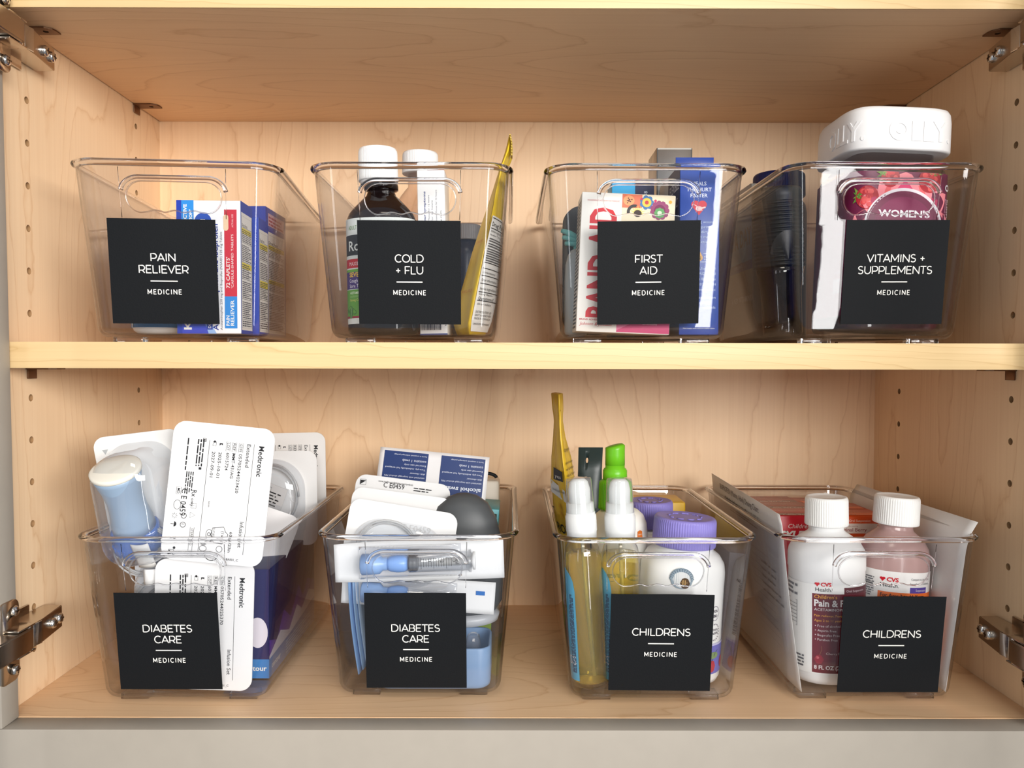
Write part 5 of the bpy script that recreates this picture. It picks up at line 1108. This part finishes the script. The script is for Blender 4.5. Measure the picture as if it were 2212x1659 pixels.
bm = bmesh.new(); ribbed(bm, [(.0125, .1270, 0), (.0142, .1275, .5), (.0140, .130, 1), (.0136, .148, 1), (.0130, .1500, 0), (.0105, .1515, 0)], 44, .0005, (-.0035, 0, 0)); bm_obj('pump_collar', bm, GM, t, 40)
latheo('pump_stem', [(.0100, .1505), (.0100, .1590), (.0092, .1600), (.0092, .1605), (.0080, .1612), (.0080, .1640)], GM, t, 48, c=(-.0040, 0, 0))
bm = bmesh.new(); Rr = [[(-.0040 + .0081 * math.cos(a), .0081 * math.sin(a), z_ + dz * math.cos(a)) for a in [2 * PI * i / 40 for i in range(40)]] for z_, dz in ((.1635, 0), (.172, 0), (.1765, .0008), (.1788, .0012))]; Rr.append([(-.0040 + .0060 * math.cos(a), .0060 * math.sin(a), .1800 + .0014 * math.cos(a)) for a in [2 * PI * i / 40 for i in range(40)]]); loft(bm, Rr); bm_obj('pump_head', bm, GM, t, 40)
p = Print(t, wrap(0, 0, .0231, .0231), step=.0015); p.poly([(.0125, .1120), (.0150, .1130), (.0175, .1120), (.0180, .1070), (.0150, .1040), (.0122, .1070)], (220, 116, 40)); p.text('dent', .0150, .1090, .0016, (250, 226, 200), 'c'); p.text('free', .0150, .1065, .0016, (250, 226, 200), 'c'); p.done('label')
def gummy_bottle(label, x, y, r, hz, ry, big):
    t = thing('gummy_bottle', label, 'bottle', 'l3', x, y, FL + .0013, ry=ry)
    latheo('body', [(r * .80, 0), (r * .95, .0012), (r, .005), (r, hz * .80), (r * .97, hz * .86), (r * .86, hz * .915), (r * .74, hz * .94), (r * .70, hz * .95), (r * .70, hz)], flat((242, 242, 240), .3, .45, coat=.2), t, 72, .95, 2.3)
    screw_cap(t, r * .762, hz - .003, .0225 if big else .0230, (142, 132, 206), ribs=78, depth=.0006, rough=.45)
    bm = bmesh.new()
    for j in range(9):
        a = 2 * PI * j / 9; pts = [(r * .42 * math.cos(a + q * .5) * (1 - .25 * abs(q)), r * .42 * math.sin(a + q * .5) * (1 - .25 * abs(q)), hz + .0192 + (.0 if big else .0005)) for q in (-.5, -.2, .1, .4)]; tube(bm, pts, .0005, 6)
    bm_obj('cap_relief', bm, flat((142, 132, 206), .45), t, 60)
    return t
t = gummy_bottle('white gummy bottle with wide lilac ribbed cap, front right of the first CHILDRENS bin', .0262, .0640, .0326, .1055, 3.0, True)
WG0 = wrap(0, 0, .0328, .0328 * .95, 2.3); WG = lambda u, v, l: WG0(u - .005, v, l); p = Print(t, WG, .35, step=.0015)
p.rect(-.0440, .0090, .096, .0220, (112, 108, 188)); p.rect(-.0440, .0310, .096, .0016, (196, 192, 226)); p.done('label')
p = Print(t, WG, .35, step=.0015, lift=.0003)
for cx, cz in ((.0270, .0150), (.0410, .0165), (.0050, .016)): p.disc(cx, cz, .0040, .0046, (176, 40, 54)); p.line([(cx, cz + .004), (cx + .003, cz + .010), (cx + .006, cz + .012)], .0005, (70, 90, 50))
pts = [(.0280 + .0055 * math.cos(a), .0235 + .0026 * math.sin(a)) for a in [2 * PI * i / 20 for i in range(20)]]; p.poly(pts, (126, 148, 96)); p.line([(.0225, .0235), (.0335, .0235)], .0004, (60, 80, 50))
p.arc(.0275, .0560, .0042, .0003, (90, 80, 110), ry=.0055); p.text('NON', .0275, .0568, .0022, (60, 50, 70), 'c', width=.0045, bold=.02); p.text('GMO', .0275, .0530, .0022, (60, 50, 70), 'c', width=.0045, bold=.02)
for i in range(18): a = 2 * PI * i / 18; p.rect(.0275 + .0052 * math.cos(a), .0410 + .0062 * math.sin(a), .0007, .0009, (100, 90, 110))
p.text('METHYL-', .0275, .0425, .0017, (60, 50, 70), 'c', bold=.02); p.text('FOLATE', .0275, .0398, .0017, (60, 50, 70), 'c', bold=.02)
rnd = random.Random(11); zz = .037
while zz < .078:
    w_ = rnd.choice((.0003, .0005, .0009)); p.rect(.0402, zz, .0046, w_, (52, 56, 70)); zz += w_ + rnd.choice((.0003, .0006))
p.text('S', .0445, .0800, .0040, (52, 56, 70), rot=-PI / 2, bold=.02)
p.disc(-.0020, .0830, .0088, .0080, (150, 166, 178)); p.disc(-.0020, .0820, .0068, .0060, (226, 228, 228))
for i in range(14): a = PI * i / 13; p.arc(-.0020 + .0078 * math.cos(a), .0825 + .0068 * math.sin(a), .0012, .0004, (96, 114, 130), 0, PI * 1.4, 8)
p.disc(.0005, .0795, .0038, .0042, (92, 70, 50)); p.disc(-.0002, .0800, .0026, .0022, (196, 160, 106)); p.done('label_print')
gummy_bottle('white gummy bottle with dusky lilac cap, behind the front one in the first CHILDRENS bin', .0168, .1320, .0262, .1060, 0, False)
o, F = carton('yellow_box', 'yellow box at the back of the first CHILDRENS bin', 'l3', .0330, .1880, .0460, .042, .1190, (222, 178, 40), bev=.002)
p = Print(o, F['top']); p.text('honey', .010, .018, .004, (180, 130, 40), width=.024); p.done('printed_top')
o, F = carton('medicine_box', 'slim grey-white printed box against the right wall of the first CHILDRENS bin', 'l3', .0420, .1260, .0180, .048, .0900, (196, 192, 198), z=FL + .0014, ry=5, bev=.001)
p = Print(o, F['right']); p.micro(.004, .04, .04, .03, 10, (110, 108, 120), seed=14); p.rect(.004, .072, .04, .006, (130, 110, 130)); p.done('printed_side')

# ================================================================== CHILDRENS bin, right
def pbottle(label, x, y, r, zs_, mat, capz, ry, pw=2.3, ey=.86):
    t = thing('medicine_bottle', label, 'bottle', 'l4', x, y, FL + abs(ry) * .0003, ry=ry, group='white-capped medicine bottles')
    prof = [(r * .78, 0), (r * .92, .0015), (r * .98, .005), (r, .012)] + zs_
    latheo('body', prof, mat, t, 72, ey, pw); return t
r = .0282
t = pbottle('opaque white medicine bottle with maroon label and white cap, left in the right CHILDRENS bin', -.0205, .0560, r,
   [(r, .0860), (r * 1.02, .0875), (r * 1.02, .0980), (r * .99, .1020), (r * .88, .1075), (r * .68, .1120), (.0145, .1150), (.0128, .1170), (.0128, .1230)], flat((236, 236, 236), .38, .45), 0, -.5)
screw_cap(t, .0163, .1205, .0225, (240, 240, 238), ribs=58)
WB0 = wrap(0, 0, r + .0002, (r + .0002) * .86, 2.3); WB = lambda u, v, l: WB0(u - .0085, v, l); p = Print(t, WB, .4, step=.0015)
MAR = (112, 30, 44); p.rect(-.0400, .0100, .080, .0690, (236, 236, 234)); p.rect(-.0110, .0110, .0500, .0610, MAR); p.rect(.0125, .0720, .030, .0050, (90, 24, 34)); p.done('label'); p = Print(t, WB, .4, step=.0015, lift=.0003)
def cvs(p, x, z, k=1.0):
    for s_ in (-1, 1): p.disc(x + .0016 * k + s_ * .0008 * k, z + .0042 * k, .0010 * k, .0009 * k, (206, 24, 40), 14)
    p.poly([(x - .0001, z + .0042 * k), (x + .0033 * k, z + .0042 * k), (x + .0016 * k, z + .0020 * k)], (206, 24, 40)); p.text('CVS', x + .0042 * k, z + .0024 * k, .0029 * k, (206, 24, 40), width=.0076 * k, bold=.035); p.text('Health.', x + .0004 * k, z - .0016 * k, .0030 * k, (44, 44, 48), width=.0118 * k)
cvs(p, -.0090, .0755)
for s_, z, cp, wd, c, b_ in (("Children's", .0685, .0028, .0165, (236, 170, 70), .01), ('Pain & Fever', .0625, .0052, .034, (240, 234, 234), .03), ('ACETAMINOPHEN', .0590, .0021, .026, (226, 214, 216), .01), ('Pain reliever; Fever reducer', .0545, .0018, .031, (230, 160, 70), .01), ('Ages 2 to 11 years', .0508, .0018, .0205, (230, 160, 70), .01),
      ('Free of alcohol', .0465, .0019, .0165, (230, 214, 216), 0), ('Aspirin Free', .0430, .0019, .0135, (230, 214, 216), 0), ('Ibuprofen Free', .0395, .0019, .0160, (230, 214, 216), 0), ('Paraben Free', .0360, .0019, .0145, (230, 214, 216), 0), ('Cherry Flavor', .0255, .0018, .0160, (220, 196, 196), 0), ('8 FL OZ (237 mL)', .0140, .0030, .0300, (226, 214, 216), .03)):
    fr = s_.startswith(('Free', 'Asp', 'Ibu', 'Para')); x_ = -.0095 + (.0024 if fr else (.0085 if s_.startswith('Cherry') else 0)); p.text(s_, x_, z, cp, c, width=wd, bold=b_)
    if fr: p.disc(-.0085, z + .0009, .0004, .0004, c, 8)
p.disc(-.0060, .0215, .0036, .0036, (146, 34, 50)); p.disc(-.0070, .0228, .0012, .0010, (196, 96, 104)); p.line([(-.0055, .0250), (-.0040, .0290), (-.0042, .0320)], .0005, (140, 80, 60))
p.frame(-.0355, .0440, .0120, .0200, .0004, (90, 90, 96)); [p.rect(-.0355, .0440 + i * .0028, .0120, .0003, (90, 90, 96)) for i in range(1, 7)]; p.micro(-.035, .0140, .018, .010, 4, (90, 90, 96), seed=5); p.micro(-.037, .068, .014, .010, 3, (110, 110, 116), seed=6); p.text('Oral Suspension', .0140, .0735, .0018, (220, 200, 204)); p.done('label_print')
r2 = .0264
t = pbottle('translucent pink medicine bottle with orange label and white cap, right in the right CHILDRENS bin', .0322, .0660, r2,
   [(r2, .0870), (r2 * .99, .0940), (r2 * .94, .1010), (r2 * .80, .1075), (r2 * .62, .1115), (.0135, .1140), (.0128, .1160), (.0128, .1230)], flat((214, 176, 172), .22, .5, trans=.35, coat=.2), 0, 2.8)
screw_cap(t, .0172, .1190, .0225, (242, 242, 240), ribs=60)
W20 = wrap(0, 0, r2 + .0002, (r2 + .0002) * .86, 2.3); W2 = lambda u, v, l: W20(u - .0075, v, l); p = Print(t, W2, .4, step=.0015); p.rect(-.0400, .0130, .080, .0720, (236, 234, 232)); p.rect(-.0130, .0170, .0540, .0520, (232, 112, 40)); p.rect(.0105, .0690, .0150, .0045, (74, 50, 150)); p.done('label'); p = Print(t, W2, .4, step=.0015, lift=.0003)
cvs(p, -.0118, .0745, 1.12); p.text('For Ages 2 to 11 Years', -.0110, .0650, .0030, (40, 28, 30), width=.0340, bold=.01); p.text('Compare to the Active', .0110, .0790, .0018, (80, 80, 90), width=.017); p.text("Ingredient in Children's", .0105, .0755, .0018, (80, 80, 90), width=.018); p.text('Suspension', .0150, .0705, .0019, (226, 214, 240), width=.009)
p.micro(-.0300, .0640, .014, .016, 9, (110, 110, 116), seed=9); p.text('Purposes', -.024, .0735, .0016, BLACK, width=.007); p.text('ibuprofen', -.008, .045, .005, WHITE_INK); p.done('label_print')
# dosing sheets lining both sides
t = tag(bm_obj('paper_sheet', (lambda b_: (sheet(b_, lambda u, v: (-.0545 - .0160 * v + .0012 * math.sin(u * 5) * (1 - v) + .0050 * max(0, .12 - u) * 8 * (.6 - v) * (1 - v), .0235 + .203 * u - .006 * v + .004 * (1 if v > .97 and u < .05 else 0), .0075 + (.1345 + .003 * u) * v), 26, 18, .0003), b_)[1])(bmesh.new()), flat((226, 224, 222), .6, .25), None, 60), 'white dosing chart sheet lining the left wall of the right CHILDRENS bin', 'paper sheet')
t.matrix_world = at('l4', 0, 0, 0)
PS = lambda u, v, l: Vector((-.0545 - .0160 * v + .0012 * math.sin(u * 5) * (1 - v) - .0004 - l, .0235 + .203 * u - .006 * v, .0075 + (.1345 + .003 * u) * v))
p = Print(t, lambda a, b_, l: PS(1 - a / .203, b_ / .1345, l), .6)
p.text('IBUPROFEN (Motrin, Advil) Dosing Chart:', .0300, .1250, .0052, (110, 110, 114), width=.118); p.text('Only for Infants 6 months and older!', .0450, .1175, .0036, (110, 110, 114), width=.100, bold=.02); p.micro(.06, .110, .08, .0040, 2, (140, 140, 144), seed=4)
for i in range(12): p.rect(.110 + i * .0012, .092 - i * .0062, .050, .0003, (170, 168, 170))
p.micro(.14, .060, .05, .030, 5, (176, 174, 176), seed=7, fill=.2); p.done('print')
t = tag(bm_obj('paper_sheet', (lambda b_: (sheet(b_, lambda u, v: (.0570 + .0120 * v + .06 * max(0, v - .90) + .0004 * math.sin(u * 4) , .0240 + .203 * u - .007 * v, .0075 + (.1300 - .003 * u) * v), 20, 12, .0003), b_)[1])(bmesh.new()), flat((232, 230, 228), .6, .25), None, 60), 'plain white sheet lining the right wall of the right CHILDRENS bin', 'paper sheet')
t.matrix_world = at('l4', 0, 0, 0)
# cartons behind the bottles, in two rows
for k, (y, c) in enumerate(((.1120, (196, 26, 44)), (.1490, (156, 32, 36)), (.1860, (150, 34, 34)))):
    o, F = carton('childrens_medicine_box', ['red medicine box with slanted white name, foremost of the red boxes in the right bin', 'dark red medicine box in the middle of the red row in the right bin', 'dark red medicine box rearmost of the red row in the right bin'][k], 'l4', -.0255, y, .0500, .0350, .1200 - .001 * k, c, group='red and orange boxes in the right bin', rough=.3)
    p = Print(o, F['top'], .3); p.rect(.002, .0020, .046, .0100, (112, 24, 24)); p.text('How can we help?', .006, .0085, .0024, (216, 150, 150), width=.030); p.text('1-800-962-5357', .010, .0032, .0032, (240, 214, 214), width=.032, bold=.01); p.frame(.002, .016, .044, .016, .0006, (220, 120, 110)); p.text('ACETAMINOPHEN', .006, .022, .0026, (226, 160, 150), width=.034); p.done('printed_top')
    if k == 0:
        p = Print(o, F['front'], .3); p.text("Children's", .012, .1095, .0038, WHITE_INK, width=.022, slant=.2); p.text('TYLENOL', .003, .1000, .0074, WHITE_INK, width=.042, bold=.04, slant=.25); p.micro(.003, .02, .006, .075, 30, (226, 160, 160), seed=3); p.done('printed_front')
for k, (y, c) in enumerate(((.1210, (222, 84, 30)), (.1570, (190, 62, 34)), (.1920, (176, 52, 32)))):
    o, F = carton('childrens_medicine_box', ['bright orange medicine box between the two white caps in the right bin', 'orange-red medicine box in the middle of the right row in the right bin', 'orange-red medicine box rearmost of the right row in the right bin'][k], 'l4', .0265, y, .0480, .0330, .1180 - .001 * k, c, group='red and orange boxes in the right bin', rough=.3, bev=.003 if k == 0 else .0008)
    p = Print(o, F['top'], .3); p.rect(.003, .003, .042, .010, (236, 110, 60)); p.text('Ibuprofen Oral Suspension', .006, .016, .0022, (250, 210, 190), width=.034); p.text('BERRY', .010, .005, .0024, (140, 30, 20), width=.014); p.done('printed_top')
    if k == 0:
        p = Print(o, F['front'], .3); p.text('Ibuprofen Oral Suspension', .003, .1130, .0020, (250, 220, 200), width=.030, bold=.01); p.rect(.0, .1030, .0480, .0085, (236, 226, 216)); p.text('Non-staining', .014, .1088, .0012, (150, 60, 40)); p.text('Original Berry', .004, .1048, .0030, (150, 70, 70), width=.026, bold=.01); p.text('NDC 50580-604-04', .014, .0985, .0014, (110, 30, 16)); p.text('For Ages 2 to 11', .003, .0890, .0040, (250, 232, 222), width=.034, slant=.12); p.done('printed_front')
